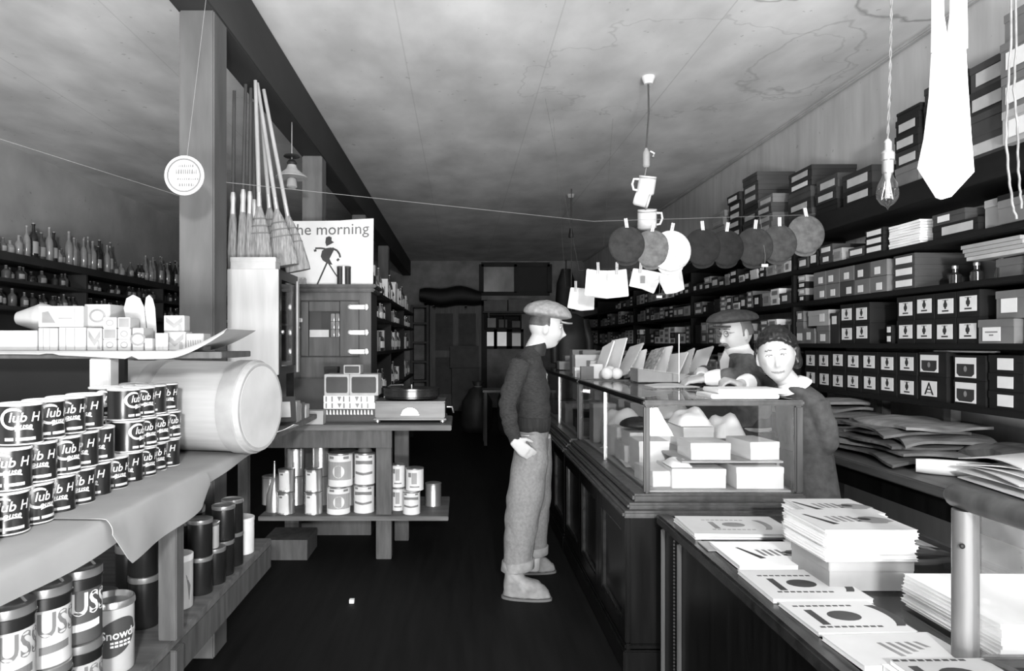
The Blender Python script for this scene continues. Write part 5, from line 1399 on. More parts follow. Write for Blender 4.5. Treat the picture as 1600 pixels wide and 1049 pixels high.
def duster(label, px0, py0, px1, py1, Y):
    A = at(px0, py0, Y); A.z = TC + .004; B = at(px1, py1, Y + .06)
    t = thing('brush', label, 'brush', A, 0, 'long handled brushes'); d = B - A; ln = d.length; d.normalize()
    MB().tube([d * 0, d * (ln * .1), d * (ln * .28), d * (ln * .33)], [.022, .026, .02, .012], 14).build('bristle_head', m_straw, t, smooth=.9)
    MB().tube([d * (ln * .3), d * (ln * .36), d * (ln * .4), d * (ln * .43)], [.016, .013, .016, .012], 12).build('ferrule', m_brass, t, smooth=.8)
    MB().tube([d * (ln * .42), d * ln], [.011, .009], 10).build('stick', m_stickd, t, smooth=.8)
duster('dark handled brush next to the wooden pillar', 363, 410, 366, 142, 3.72)
duster('dark handled brush second from the wooden pillar', 377, 410, 384, 132, 3.72)
duster('dark handled brush third from the wooden pillar', 389, 410, 392, 138, 3.74)
duster('dark handled brush between the brushes and the pale stick broom', 398, 408, 396, 160, 3.92)
# hanging oil lamp
Yl = 4.6
a = at(456, 278, Yl)
t = thing('hanging_lamp', 'hanging oil lamp with pale conical shade beyond the brooms', 'lamp', (a.x, Yl, a.z))
MB().lathe([(.105, 0), (.105, .004), (.04, .055), (.03, .075), (.028, .085)], 28).build('lamp_shade', m_lab2, t, smooth=.6)
MB().lathe([(.02, -.075), (.036, -.06), (.03, -.01), (.02, -.0005)], 16).build('chimney', m_bottle2, t, smooth=.8)
MB().lathe([(.028, .0855), (.034, .1), (.02, .12)], 16).lathe([(.05, .138), (.055, .142), (.05, .15), (.012, .158)], 18).build('smoke_bell', m_dk, t, smooth=.7)
MB().tube([(0, 0, .12), (0, 0, .2), (.0, 0, ZC - a.z - .0005)], .0035).build('hanger_rod', m_brass, t)

# ------------------------------------------------------------------ far left wall: shelves of bottles
t = thing('bottle_wall_shelf', 'dark long wall shelves crowded with bottles on the far side', 'shelving', (XL, 5.0, 0)); L = (-XL, -5, 0)
LSZ = (2.17, 1.95, 1.72)
m_lsh = mat('far_shelf_wood', .035, .6, 3, .3)
for z_, th in zip(LSZ, (.07, .03, .03)): MB().bb(XL + .003, XL + .30, 5.2, 12.6, z_ - th, z_).build('shelf', m_lsh, t, loc=L)
MB().bb(XL + .003, XL + .02, 5.2, 12.6, 1.50, 2.10).build('back_board', m_lsh, t, loc=L)
for y in (5.2, 7.0, 8.8, 10.6): 
    for lo, hi in ((1.9505, 2.0995), (1.7205, 1.9195)): MB().bb(XL + .021, XL + .29, y, y + .03, lo, hi).build('upright', m_lsh, t, loc=L)
rnd = random.Random(5); cn = {}
for si, z_ in enumerate(LSZ):
    y = 5.75
    while y < 12.3:
        if si == 0: tall = (6.1 < y < 6.6) or (6.75 < y < 7.6) or (8.5 < y < 9.6); gap = (7.75 < y < 8.45 and rnd.random() < .35)
        else: tall = False; gap = rnd.random() < .15
        r = rnd.uniform(.03, .042)
        if si and any(q - .02 < y + 2 * r and y < q + .05 for q in (5.2, 7.0, 8.8, 10.6)): y += .06; continue
        if not gap:
            h = (rnd.uniform(.26, .36) if tall else rnd.uniform(.12, .2)) if si == 0 else (rnd.uniform(.10, .14) if si == 1 else rnd.uniform(.12, .17))
            k = cn[si] = cn.get(si, 0) + 1
            m_ = rnd.choice([m_bottle2, m_bottle2, m_bottle3, m_bottle]) if si == 0 else rnd.choice([m_bottle, m_bottle3, m_dk2, m_dk2])
            bottle('bottle', 'bottle on the %s far wall shelf, %s along from the near end' % (('top', 'middle', 'bottom')[si], nth(k)), XL + .22 - rnd.uniform(0, .05), y + r, z_, r, h, m_, 'bottles on the far wall', lab=((1.25, m_lab2) if rnd.random() < .6 else None) , parts=False)
        y += 2 * r + rnd.uniform(.004, .03 if not tall else .012)

# ------------------------------------------------------------------ the back of the shop
a, b_ = at(656, 450, 14.4), at(752, 478, 14.4)
t = thing('canvas_bale', 'long dark canvas bale stored above the back door', 'bale', ((a.x + b_.x) / 2, 14.55, b_.z))
wd = (b_.x - a.x) / 2
MB().loft([((x * wd, 0, .2 + .03 * sin(5 * x)), (0, .3, 0), (0, 0, .2 * (1 - .35 * abs(x) ** 3))) for x in [(-1 + k / 6) for k in range(13)]], 20, p=3).build('canvas_cover', m_black, t, smooth=1)
for x in (-.55, .5): MB().bb(x * wd - .02, x * wd + .02, -.31, .31, -.02, .0).bb(x * wd - .02, x * wd + .02, .31, .44, -.05, 0).build('bracket', m_dk, t)
for k, (x0, x1, y0, y1, mm) in enumerate(((703, 748, 541, 575, m_dk2), (706, 749, 576, 634, m_dk2))):
    a, b_ = at(x0, y0, 14.3), at(x1, y1, 14.3)
    whitebox('crate', ('smaller wooden crate on the tall crate', 'tall wooden crate standing on the floor')[k] + ' near the back door', 'crate', a.x, b_.x, 14.3, 14.7, b_.z if k == 0 else .0005, (a.z - b_.z) if k == 0 else at(706, 575.5, 14.3).z, mm)
a, b_ = at(755, 459, 14.4), at(872, 482, 14.4)
t = thing('store_shelf', 'plank store shelf with long grey boxes below the transom', 'shelf', (a.x, 14.55, b_.z - .05))
MB().bb(0, b_.x - a.x, 0, .44, -.04, 0).build('shelf_board', m_dk2, t)
for x in (.1, 1.5): MB().bb(x, x + .04, .0, .44, -.14, -.0405).build('bracket', m_dk2, t)
for k in range(3):
    whitebox('carton', 'long grey store box on the shelf below the transom, %s along' % nth(k + 1), 'box', a.x + .02 + .52 * k, a.x + .5 + .52 * k, 14.58, 14.9, b_.z - .0495, .22 + .03 * (k % 2), m_gry)
a, b_ = at(758, 487, 14.6), at(815, 512, 14.6)
t = thing('pigeonhole_rack', 'dark rack of pale goods above the lit panes at the back', 'rack', (a.x, 14.6, b_.z))
MB().bb(0, b_.x - a.x, 0, .3, -.03, 0).bb(0, b_.x - a.x, 0, .3, .25, .28).bb(0, .03, 0, .3, 0, .25).bb(.4, .43, 0, .3, 0, .25).bb(b_.x - a.x - .03, b_.x - a.x, 0, .3, 0, .25).bb(0, b_.x - a.x, .3, .395, -.03, .28).build('rack_frame', m_shelfblk, t)
for k in range(3):
    whitebox('carton', 'pale parcel in the rack above the lit panes, %s along' % nth(k + 1), 'parcel', a.x + .05 + .24 * k + (.04 if k > 1 else 0), a.x + .23 + .24 * k + (.04 if k > 1 else 0), 14.62, 14.8, b_.z + .0005, .2 - .03 * k, (m_gry2, m_gry, m_gry)[k])
# back-left plank rack
a, b_ = at(641, 478, 14.2), at(668, 600, 14.2)
t = thing('plank_rack', 'open plank rack at the back beside the door', 'rack', (a.x, 14.3, 0))
for x in (0, .33): MB().bb(x, x + .05, 0, .3, 0, 2.2).build('upright', m_dk2, t)
for z_ in (.6, 1.0, 1.4, 1.8, 2.15): MB().bb(.0505, .3295, 0, .3, z_, z_ + .04).build('shelf', m_dk2, t)
# dark stove and table in the shadow behind the customer
for k, (x, y, h_) in enumerate(((.80, 10.6, .95), (.25, 10.9, .8))):
    t = thing('sack', 'dark full sack standing on the floor beyond the customer, %s from the aisle' % ('second', 'first')[k], 'sack', (x, y, 0))
    MB().loft([((0, 0, .0005), (.2, 0, 0), (0, .18, 0)), ((0, 0, .1), (.25, 0, 0), (0, .22, 0)), ((.01, 0, h_ * .6), (.24, 0, 0), (0, .2, 0)), ((.02, 0, h_ * .85), (.12, 0, 0), (0, .1, 0)), ((.02, 0, h_ * .9), (.06, 0, 0), (0, .06, 0)), ((.03, 0, h_), (.1, 0, 0), (0, .08, 0))], 24).build('sack_cloth', m_dk, t, smooth=1.2)
    MB().lathe([(.058, h_ * .88), (.066, h_ * .885), (.066, h_ * .91), (.058, h_ * .915)], 16, c=(.02, 0, 0)).build('tie_cord', m_gry, t)
t = thing('side_table', 'small dark table in the gloom beyond the customer', 'table', (.50, 9.4, 0))
MB().bb(-.2, .3, 0, .5, .73, .76).build('tabletop', m_midwood, t)
for x in (-.18, .24):
    for y in (.02, .44): MB().bb(x, x + .04, y, y + .04, 0, .7295).build('leg', m_dk, t)
t = thing('dark_coat', 'dark coat hanging beyond the farther showcase behind the customer', 'coat', at(893, 520, 8.0))
MB().loft([((0, 0, .22), (.05, 0, 0), (0, .05, 0)), ((0, 0, .16), (.16, 0, 0), (0, .08, 0)), ((0, 0, -.1), (.17, 0, 0), (0, .1, 0)), ((.01, 0, -.5), (.2, 0, 0), (0, .11, 0))], 24, p=2.6).build('coat_body', m_dk, t, smooth=1)
MB().tube([(0, 0, .21), (0, .02, .3), (0, 0, ZC - t.location.z - .001)], .006).build('hanger_cord', m_wire, t)
for s in (-1, 1): MB().tube([(s * .14, 0, .15), (s * .2, -.02, -.1), (s * .2, -.05, -.35)], [.06, .055, .05], 12).build('sleeve', m_dk, t, smooth=1)
a = at(888, 430, 14.5)
tag(MB().loft([((a.x, 14.8, 3.0), (.1, 0, 0), (0, .06, 0)), ((a.x, 14.8, 2.7), (.2, 0, 0), (0, .09, 0)), ((a.x - .02, 14.8, 2.1), (.22, 0, 0), (0, .1, 0))], 20).tube([(a.x, 14.8, 2.98), (a.x, 14.8, ZC - .001)], .01).build('hanging_garment', m_dk, smooth=1), 'dark garment hanging against the back wall beside the transom', 'garment')
# ------------------------------------------------------------------ things hanging from the ceiling and on lines
def line(name, label, pts, r=.0016, m=None, sag=0.0, n=14):
    r *= .7
    mb = MB(); P = []
    for a, b in zip(pts, pts[1:]):
        for k in range(n + 1):
            q = k / n; p = Vector(a).lerp(Vector(b), q); p.z -= sag * 4 * q * (1 - q)
            if not P or (p - P[-1]).length > 1e-6: P.append(p)
    mb.tube(P, r, 6)
    return tag(mb.build(name, m or m_string), label, 'string')
LA, LB = Vector((.80, 4.16, at(940, 346, 4.16).z)), Vector((2.165, 4.34, at(1256, 336, 4.34).z))
line('clothes_line', 'thin line strung across the shop carrying the row of caps', [(BX1 + .0005, 3.2, at(335, 285, 3.2).z), LA, LB, (SX - .0005, LB.y + .12, LB.z + .03)])
line('clothes_line', 'thin string running from the wooden pillar toward the front of the shop', [(BX0 + .011, 3.06, at(276, 306, 3.06).z), (-1.75, 1.4, at(-620, 20, 1.4).z)], .0012)
def on_line(px):
    """place on the cap line that shows at column px"""
    lo, hi = -.2, 1.3
    for _ in range(40):
        q = (lo + hi) / 2; p = LA.lerp(LB, q)
        if VX + F * p.x / p.y < px: lo = q
        else: hi = q
    return LA.lerp(LB, q)
m_caps = [mat('cap_cloth_%d' % k, g, .95, 30, .3, bump=.3) for k, g in enumerate((.028, .12, .60, .014, .016, .034, .05, .11))]
CAPS = [(978, 383, 29, 'dark tweed'), (1017, 389, 29, 'mid grey'), (1047, 393, 32, 'white'), (1096, 387, 29, 'black'), (1133, 388, 28, 'black ribbed'), (1177, 386, 30, 'charcoal'), (1215, 381, 29, 'grey'), (1257, 367, 30, 'light grey tweed')]
MROT = Matrix(((0, 1, 0), (0, 0, -1), (-1, 0, 0)))
def clothespin(p, tilt, label):
    t = thing('clothespin', label, 'clothespin', p, 0, 'wooden clothespins'); R = Matrix.Rotation(tilt, 3, 'Y')
    for s in (-1, 1):
        MB().box(R @ Vector((s * .0055, -.0125, .014)), (.008, .009, .085), 0, R).build('prong', m_white, t)
    return t
for k, (px, py, r, nm) in enumerate(CAPS):
    p = on_line(px); R_ = r * p.y / F
    c = Vector((p.x, p.y - .018, H - (py - VY) * p.y / F))
    t = thing('flat_cap', '%s flat cap clipped on the line, %s of the row from the aisle' % (nm, nth(k + 1)), 'cap', c, 0, 'caps on the line')
    M3 = MROT @ Matrix.Rotation(random.uniform(-.15, .15), 3, 'Z')
    t.rotation_euler = M3.to_euler()
    cap_shape(t, R_, m_caps[k], k, squash=.22)
    clothespin((p.x, p.y - .012, c.z + R_ - .012), (-.15, .2, .2, -.1, .15, .12, 0, -.2)[k], 'pale clothespin holding the %s cap, %s from the aisle' % (nm, nth(k + 1)))
# white underclothes on a second line
Y2 = 4.95
line('clothes_line', 'second thin line that carries the white underclothes below the caps', [(.62, Y2 + .1, ZC - .001), at(905, 423, Y2), at(925, 421, Y2), at(1075, 412, Y2 - .1), (2.31, 4.9, 2.16)], .0009, m_wire)
def garment(label, name, pts, Y, th=.012, m=None):
    c = at(sum(p[0] for p in pts) / len(pts), min(p[1] for p in pts), Y)
    t = thing(name, label, 'underwear', c, 0, 'white underclothes')
    f = lambda u, v, d: (lambda q: (q.x - c.x, q.y - c.y + d + .012 * sin(u * .13) + .006 * sin(v * .2), q.z - c.z))(at(u, v, Y))
    MB().prism(pts, f, th).build('cloth', m or m_cloth, t, bevel=.004)
    return t, f
t, f = garment('white square folded undergarment pegged near the customer cap', 'undershirt', [(917, 420), (933, 422), (950, 423), (966, 422), (980, 420), (982, 443), (983, 463), (966, 465), (948, 467), (930, 465), (913, 462), (915, 440)], Y2)
MB().prism([(947, 424), (949, 424), (949, 466), (947, 466)], lambda u, v, d: Vector(f(u, v, 0)) - Vector((0, d, 0)), .002).build('centre_seam', m_lab, t)
t, f = garment('white short drawers with spread legs hanging under the caps', 'drawers', [(990, 419), (1010, 422), (1040, 428), (1065, 416), (1071, 452), (1056, 458), (1040, 460), (1031, 440), (1022, 459), (1003, 452), (984, 447)], Y2 - .05)
MB().prism([(1000, 432), (1007, 432), (1007, 443), (1000, 443)], lambda u, v, d: Vector(f(u, v, 0)) - Vector((0, d, 0)), .002).build('label_patch', m_gry2, t)
MB().prism([(985, 444), (1003, 449), (1022, 456), (1022, 458), (1003, 451), (985, 446)], lambda u, v, d: Vector(f(u, v, 0)) - Vector((0, d, 0)), .002).build('hem_band', m_lab, t)
t, f = garment('white undergarment hanging lowest and farthest behind the customer cap', 'undershirt', [(892, 449), (905, 450), (930, 452), (929, 484), (908, 486), (887, 481)], 5.5)
q_ = [at(884, 449, 5.5), at(938, 450, 5.5)]
line('clothes_line', 'farthest thin line dropped from the ceiling for the lowest undergarment', [(q_[0].x - .1, 5.5, ZC - .001), q_[0], q_[1], (q_[1].x + .1, 5.5, ZC - .001)], .0008, m_wire)
for k, (px, py, Y) in enumerate(((934, 421, Y2), (963, 421, Y2), (1000, 419, Y2 - .05), (1058, 417, Y2 - .05), (899, 449, 5.5), (922, 451, 5.5))):
    p = at(px, py, Y); clothespin((p.x, p.y - .004, p.z - .008), .05 * (k % 3 - 1), 'clothespin on the white underclothes, %s counted from the caps end' % nth(6 - k))
for k, (px, py, Y) in enumerate(((1030, 464, 4.9), (1195, 415, on_line(1195).y - .07))):
    p = at(px, py, Y); t = thing('price_tag', ('small white price tag below the white drawers', 'small white price tag below the row of caps')[k], 'tag', p)
    MB().bb(-.02, .02, -.001, .001, -.009, .009).build('card', m_white, t)
    MB().tube([(0, 0, .009), (.003, .0, .06), (.0, .07 if k else -.0, (on_line(1195).z - p.z) if k else .15)], .001, 5).build('thread', m_string, t)

# electric drop with white mugs
Ym = 4.64
c = at(1013, 120, Ym); c.z = ZC
t = thing('ceiling_drop', 'ceiling rosette with cord and socket that carries the white mugs', 'cord', c)
MB().lathe([(.028, -.05), (.036, -.03), (.045, -.012), (.045, -.0005)], 20).build('rosette', m_lab, t, smooth=.7)
zs = at(1010, 232, Ym).z - ZC
MB().tube([(0, 0, -.05), (.003, 0, zs * .5), (-.014, 0, zs)], .006).build('cord', m_wire, t)
MB().lathe([(.016, -.13), (.024, -.12), (.024, -.03), (.014, -.012), (.01, 0)], 16, c=(-.014, 0, zs)).build('socket', m_gry2, t, smooth=.6)
MB().tube([(.012, 0, zs - .02), (.04, 0, zs - .035), (.03, 0, zs - .06)], .009).build('turn_key', m_brass, t)
zb = at(1010, 372, Ym).z - ZC
MB().tube([(-.014, 0, zs - .13), (-.03, 0, zs - .22), (-.018, 0, (zs + zb) / 2 - .06), (-.016, 0, zb)], .004).build('hanging_string', m_string, t)
def mug(label, px, py, w_, tilt, hs):
    r = w_ * Ym / F / 2; h = r * 2.1
    c = at(px, py, Ym - .005)
    t = thing('mug', label, 'mug', c, 0, 'white mugs on the cord'); R = Matrix.Rotation(tilt, 3, 'Y') @ Matrix.Rotation(.25, 3, 'X')
    prof = [(r * .85, -h / 2), (r, -h / 2 + .01), (r, h / 2), (r * .93, h / 2), (r * .9, -h / 2 + .02)]
    MB().lathe(prof, 24, R=R).build('mug_body', m_white, t, smooth=.6)
    MB().tube([R @ Vector((hs * r * .98, 0, h * .3)), R @ Vector((hs * r * 1.55, 0, h * .28)), R @ Vector((hs * r * 1.65, 0, 0)), R @ Vector((hs * r * 1.4, 0, -h * .28)), R @ Vector((hs * r * .98, 0, -h * .3))], .008, 10).build('handle', m_white, t, smooth=1)
    MB().lathe([(r + .0006, h * .36), (r + .001, h * .37), (r + .001, h * .43), (r + .0006, h * .44)], 24, R=R).build('rim_band', m_gry2, t)
mug('white mug hanging highest on the cord above the caps', 1010, 290, 27, .1, -1)
mug('white mug hanging lower on the cord just over the caps', 1011, 343, 29, -.06, 1)
mug('white mug hung sideways between the other mugs', 1003, 312, 22, 1.9, -1)
c = at(892, 305, 8.3); c.z = ZC
t = thing('ceiling_drop', 'far ceiling rosette with bare cord and lamp beyond the mugs', 'cord', c)
MB().lathe([(.03, -.045), (.045, -.012), (.045, -.0005)], 16).build('rosette', m_lab2, t, smooth=.7)
MB().tube([(0, 0, -.04), (0, 0, -.42)], .006).build('cord', m_wire, t)
MB().lathe([(.028, -.52), (.03, -.5), (.02, -.44), (.016, -.41)], 14).build('socket', m_dk, t, smooth=.8)
# bare bulb nearer the camera
Yb = 2.2; c = at(1387, 296, Yb)
t = thing('light_bulb', 'bare pointed glass bulb hanging on a twisted cord before the shelving', 'light bulb', c)
MB().lathe([(.001, -.066), (.005, -.056), (.020, -.046), (.031, -.028), (.033, -.010), (.028, .016), (.018, .036), (.014, .05)], 28).build('bulb_globe', m_bulb, t, smooth=1.2)
mb = MB()
for q in range(5):
    a = q * 2 * pi / 5; mb.tube([(.006 * cos(a), .006 * sin(a), .03), (.017 * cos(a), .017 * sin(a), -.032), (.008 * cos(a + .6), .008 * sin(a + .6), -.022), (.005 * cos(a + .6), .005 * sin(a + .6), .03)], .0012, 5)
mb.build('filament', m_brass, t)
MB().lathe([(.008, -.03), (.007, .03), (.012, .05)], 12).build('glass_stem', m_bottle2, t, smooth=.8)
MB().lathe([(.0145, .05), (.017, .055), (.017, .09), (.02, .093), (.02, .115), (.012, .125), (.012, .15), (.006, .16)], 18).build('socket', m_brass, t, smooth=.5)
ct = MB(); hh = ZC - c.z - .0005
for s in (0, pi): ct.tube([(.0025 * cos(k * 1.1 + s) + .012 * sin(k / 50 * 2.2), .0025 * sin(k * 1.1 + s), .155 + (hh - .155) * k / 80) for k in range(81)], .0018, 5)
ct.build('twisted_cord', m_rope, t)

# white necktie hung near the camera
Yt = 1.62; cx = at(1482, 0, Yt).x
TP = [(1437, 262), (1447, 215), (1455, 150), (1459, 80), (1460, 0), (1461, -90)]
TQ = [(1524, 268), (1519, 205), (1514, 130), (1510, 60), (1510, 0), (1512, -90)]
o = MB()
c0 = at(1482, 311, Yt)
t = thing('necktie', 'broad white necktie hanging close to the camera before the box shelves', 'necktie', c0)
f = lambda px, py, d: (lambda q: (q.x - c0.x, q.y - c0.y + d, q.z - c0.z))(at(px, py, Yt))
edge = [(1467, 309), (1474, 311), (1484, 308)] 
out = [(1437, 262), (1466, 308), (1474, 311), (1488, 307), (1524, 268), (1519, 205), (1514, 130), (1511, 74), (1485, 72), (1459, 80), (1455, 150), (1447, 215)]
MB().prism(out[::-1], f, .012).build('front_blade', m_cloth, t, bevel=.003)
MB().prism([(1459, 80), (1460, 0), (1461, -90), (1475, -90), (1476, 20), (1484, 76)][::-1], lambda u, v, d: f(u, v, d + .002), .008).build('back_strap', m_cloth, t)
MB().prism([(1480, 76), (1486, 20), (1488, -90), (1512, -90), (1510, 0), (1511, 76)][::-1], lambda u, v, d: f(u, v, d - .003), .008).build('front_strap', m_cloth, t)
lz = at(1482, -88, Yt).z
line('clothes_line', 'line above the white necktie running to the right wall', [(.4, Yt + .01, lz - .003), (XR - .001, Yt + .01, lz + .02)], .002)
line('clothes_line', 'string that ties the necktie line up to the ceiling', [(.4, Yt + .01, lz - .001), (.2, Yt + .01, ZC - .0005)], .002)
# twine hanging at the near end of the shelving
Yw = 2.0
t = thing('twine', 'two loose hanks of rough twine hanging before the near shelf end', 'twine', at(1582, 60, Yw))
for k, pts in enumerate(([(1583, -80), (1580, 60), (1574, 150), (1572, 220), (1577, 280), (1583, 325), (1590, 345)], [(1585, -80), (1588, 70), (1584, 140), (1590, 200), (1591, 260), (1594, 300), (1597, 330)])):
    P = [at(x, y, Yw + .01 * k) - t.location for x, y in pts]
    P[0].z = ZC - t.location.z - .001
    Q = []
    for a, b in zip(P, P[1:]):
        for q in range(8): Q.append(a.lerp(b, q / 8) + Vector((.0012 * sin(q * 1.3 + a.z * 9), 0, 0)))
    MB().tube(Q, .0032, 6).build('strand', m_rope, t)
# ------------------------------------------------------------------ people
def gs(x, s): return exp(-(x / s) ** 2)
def head_into(mb, c, R, s=1.0, wide=1.0, smile=0.0):
    """a face looks towards local +x; y is its left, z up"""
    a, b, h = .098, .076 * wide, .118
    def fn(p):
        x, y, z = p; ay = abs(y)
        if z < 0:
            q = min(1, -z / h)
            y *= 1 - .30 * q ** 1.6
            if x < 0: x *= 1 - .55 * q ** 1.2
            else: x *= 1 - .02 * q
        if x > .02:
            fx = 0
            fx += .027 * gs(y, .013) * gs(z + .030, .017) + .014 * gs(y, .009) * gs(z + .004, .026)
            fx += .006 * gs(ay - .026, .022) * gs(z - .030, .010)
            fx -= .011 * gs(ay - .031, .015) * gs(z - .012, .012)
            fx += .007 * gs(y, .022) * gs(z + .060, .006) + .006 * gs(y, .019) * gs(z + .074, .006) - .005 * gs(y, .026) * gs(z + .067, .0035)
            fx += .013 * gs(y, .020) * gs(z + .098, .016)
            fx += (.007 + .006 * smile) * gs(ay - .042, .018) * gs(z + .030 - .006 * smile, .022)
            x = min(x, .090) + fx
        return Vector((x * s, y * s, z * s))
    mb.ell(c, (a, b, h), 0, R, 72, 54, fn)
    for sd in (-1, 1):
        mb.ell(Vector(c) + R @ Vector((-.006, sd * .076 * wide, -.008)) * s, (.018 * s, .009 * s, .032 * s), 0, R @ Matrix.Rotation(sd * .35, 3, 'Z'), 14, 10)
def hand_into(mb, wrist, d, nrm, curl=.4, s=1.0, thumb=1):
    """palm along d with back of the hand towards nrm; thumb side = thumb * (d x nrm)"""
    d = Vector(d).normalized(); n = Vector(nrm); n = (n - d * n.dot(d)).normalized(); sd = d.cross(n) * thumb
    w0 = Vector(wrist); P = lambda a, b, c: w0 + (d * a + sd * b + n * c) * s
    mb.loft([(P(-.02, 0, 0), sd * .026 * s, n * .019 * s), (P(.02, 0, 0), sd * .034 * s, n * .016 * s), (P(.06, -.002, 0), sd * .041 * s, n * .014 * s), (P(.088, -.002, 0), sd * .040 * s, n * .011 * s)], 16, p=2.6)
    for k, (off, ln) in enumerate(((.030, .070), (.010, .080), (-.011, .075), (-.031, .058))):
        pos = P(.084, off, 0); ang = 0.1; pts = [pos - d * .02 * s]; pts.append(pos)
        for q in range(3):
            ang += curl * (1 + .12 * k); pos = pos + (d * cos(ang) - n * sin(ang)) * (ln * (.45, .32, .23)[q] * s); pts.append(pos)
        mb.tube(pts, [.0095 * s, .0095 * s, .0088 * s, .0080 * s, .0062 * s], 8)
    t0 = P(.012, .030, -.004)
    dt = (d * .75 + sd * .62 - n * .25 * (1 + curl)).normalized(); dt2 = (d * .95 + sd * .22 - n * .3 * (1 + curl)).normalized()
    mb.tube([t0 - sd * .012 * s, t0, t0 + dt * .036 * s, t0 + dt * .036 * s + dt2 * .032 * s, t0 + dt * .036 * s + dt2 * .052 * s], [.013 * s, .013 * s, .0115 * s, .0100 * s, .0072 * s], 8)
def folds(mb, amp, sc, seed=0.0, stretch=(1, 1, 1)):
    """cloth creases: move points along their normals"""
    me = bpy.data.meshes.new('creases'); me.from_pydata(mb.v, [], mb.f); me.update()
    N = [v.normal.copy() for v in me.vertices]; out = MB()
    vs = []
    for p, n in zip(mb.v, N):
        q = Vector((p[0] * stretch[0], p[1] * stretch[1], p[2] * stretch[2])) * sc + Vector((seed, seed * 2, 0))
        vs.append(Vector(p) + n * amp * (abs(noise.noise(q)) * 1.6 - .5))
    out.add(vs, mb.f); bpy.data.meshes.remove(me)
    return out
def face_paint(mb, c, R, s, brow=True, smile_=0):
    """0 skin, 1 lips, 2 brows and lashes"""
    Ri = R.transposed(); c = Vector(c); mi = []
    for f in mb.f:
        p = Vector((0, 0, 0))
        for i in f: p += Vector(mb.v[i])
        p = Ri @ (p / len(f) - c) / s
        k = 0
        if p.x > .055:
            if abs(p.y) < .024 + .004 * smile_ and abs(p.z + .068 - (7 if smile_ else 2) * p.y ** 2) < (.0048 if smile_ else .010) and p.x > .07: k = 1
            if brow and .014 < abs(p.y) < .046 and abs(p.z - .038 + 9 * (abs(p.y) - .028) ** 2) < .003: k = 2
            if .017 < abs(p.y) < .046 and abs(p.z - .0125 - .004 * smile_ + 9 * (abs(p.y) - .031) ** 2) < .0026: k = 2
        mi.append(k)
    mb.m = mi
    return mb
def eyes(root, c, R, s, squint=.6):
    for sd in (-1, 1):
        p = Vector(c) + R @ Vector((.0745, sd * .031, .012)) * s
        MB().ell(p, (.0115 * s, .0125 * s, .0115 * squint * s), 0, R, 14, 10).build('eye', m_white, root, smooth=1.2)
        MB().ell(p + R @ Vector((.0085, 0, 0)) * s, (.0042 * s, .0052 * s, .0052 * squint * s), 0, R, 10, 8).build('iris', m_black, root, smooth=1.2)
def rot(fwd, up=(0, 0, 1)):
    x = Vector(fwd).normalized(); z = Vector(up); z = (z - x * z.dot(x)).normalized(); y = z.cross(x)
    return Matrix((x, y, z)).transposed()
def head_hair(c, R, s, back=True, front=.045, side=-.05, grow=1.09):
    def fn(p):
        q = p.copy()
        keep = q.z > front + .25 * max(0, .06 - q.x) * -1 if q.x > .02 else q.z > side
        if not keep: q *= .80
        else: q += q.normalized() * .004 * noise.noise(q * 70)
        return q * s
    return MB().ell(c, (.100 * grow, .080 * grow, .120 * grow), 0, R, 40, 28, fn)

# ---- the customer: cap, dark sweater, pale trousers, seen from his right side
Yc = 3.95
root = thing('person', 'standing person in pale cap and dark sweater with a hand in the trouser pocket', 'person', at(820, 930, Yc) * 1.0)
root.location = (.37, Yc, 0); LC = (-.37, -Yc, 0)
def pc(px, py, Y=Yc): return at(px, py, Y)
HC = pc(853, 513); RH = rot((.985, -.08, -.10))
spine = [(pc(834, 690), .090, .145), (pc(833, 668), .092, .148), (pc(833, 640), .100, .155), (pc(829, 605), .106, .168), (pc(825, 580), .100, .178), (pc(824, 562), .084, .168), (pc(830, 548), .062, .09), (pc(836, 541), .053, .060)]
nearA = [pc(815, 566, 3.80), pc(803, 597, 3.76), pc(793, 634, 3.74), pc(797, 664, 3.74), pc(806, 690, 3.76)]
farA = [pc(820, 566, 4.11), pc(818, 600, 4.15), pc(818, 636, 4.15), pc(826, 664, 4.13), pc(832, 690, 4.12)]
legN = [pc(829, 680, 3.87), pc(829, 720, 3.85), pc(820, 780, 3.83), pc(812, 840, 3.82), pc(809, 884, 3.82)]
legF = [pc(838, 680, 4.04), pc(838, 720, 4.07), pc(836, 775, 4.10), pc(834, 830, 4.13), pc(834, 862, 4.15)]
mb = MB()
head_into(mb, HC, RH)
mb.tube([pc(834, 552), pc(838, 540), pc(846, 526)], [.062, .055, .056], 18)
mb.loft([(c, (rx * .8, 0, 0), (0, ry * .84, 0)) for c, rx, ry in spine], 24)
mb.tube(nearA, [.045, .042, .036, .032, .028], 14); mb.tube(farA, [.045, .042, .036, .032, .028], 14)
mb.tube(legN + [pc(806, 915, 3.82)], [.085, .085, .065, .055, .045, .045], 16); mb.tube(legF + [pc(832, 890, 4.16)], [.085, .085, .065, .055, .045, .045], 16)
hand_into(mb, pc(805, 692, 3.735), (.62, .05, -.5), (-.25, -.95, .1), .25, .95, thumb=-1)
hand_into(mb, pc(832, 690, 4.12), (.35, .0, -.9), (.0, .9, .1), .3, .95, thumb=1)
body = remesh(mb, .0065, 1)
face_paint(body, HC, RH, 1.0)
body.build('body', [m_skin, m_lip, m_hair], root, smooth=1.5, loc=LC)
eyes(root, HC, RH, 1.0)
for o in list(root.children):
    if o.name.startswith(('eye', 'iris')): o.location = LC
h = head_hair(HC, RH, 1.0, front=.09, side=.0, grow=1.03).build('hair', mat('brown_hair', .07, .6, 30, .4), root, smooth=1.2, loc=LC)
mb = MB().loft([(c, (rx, 0, 0), (0, ry, 0)) for c, rx, ry in spine[1:]], 32)
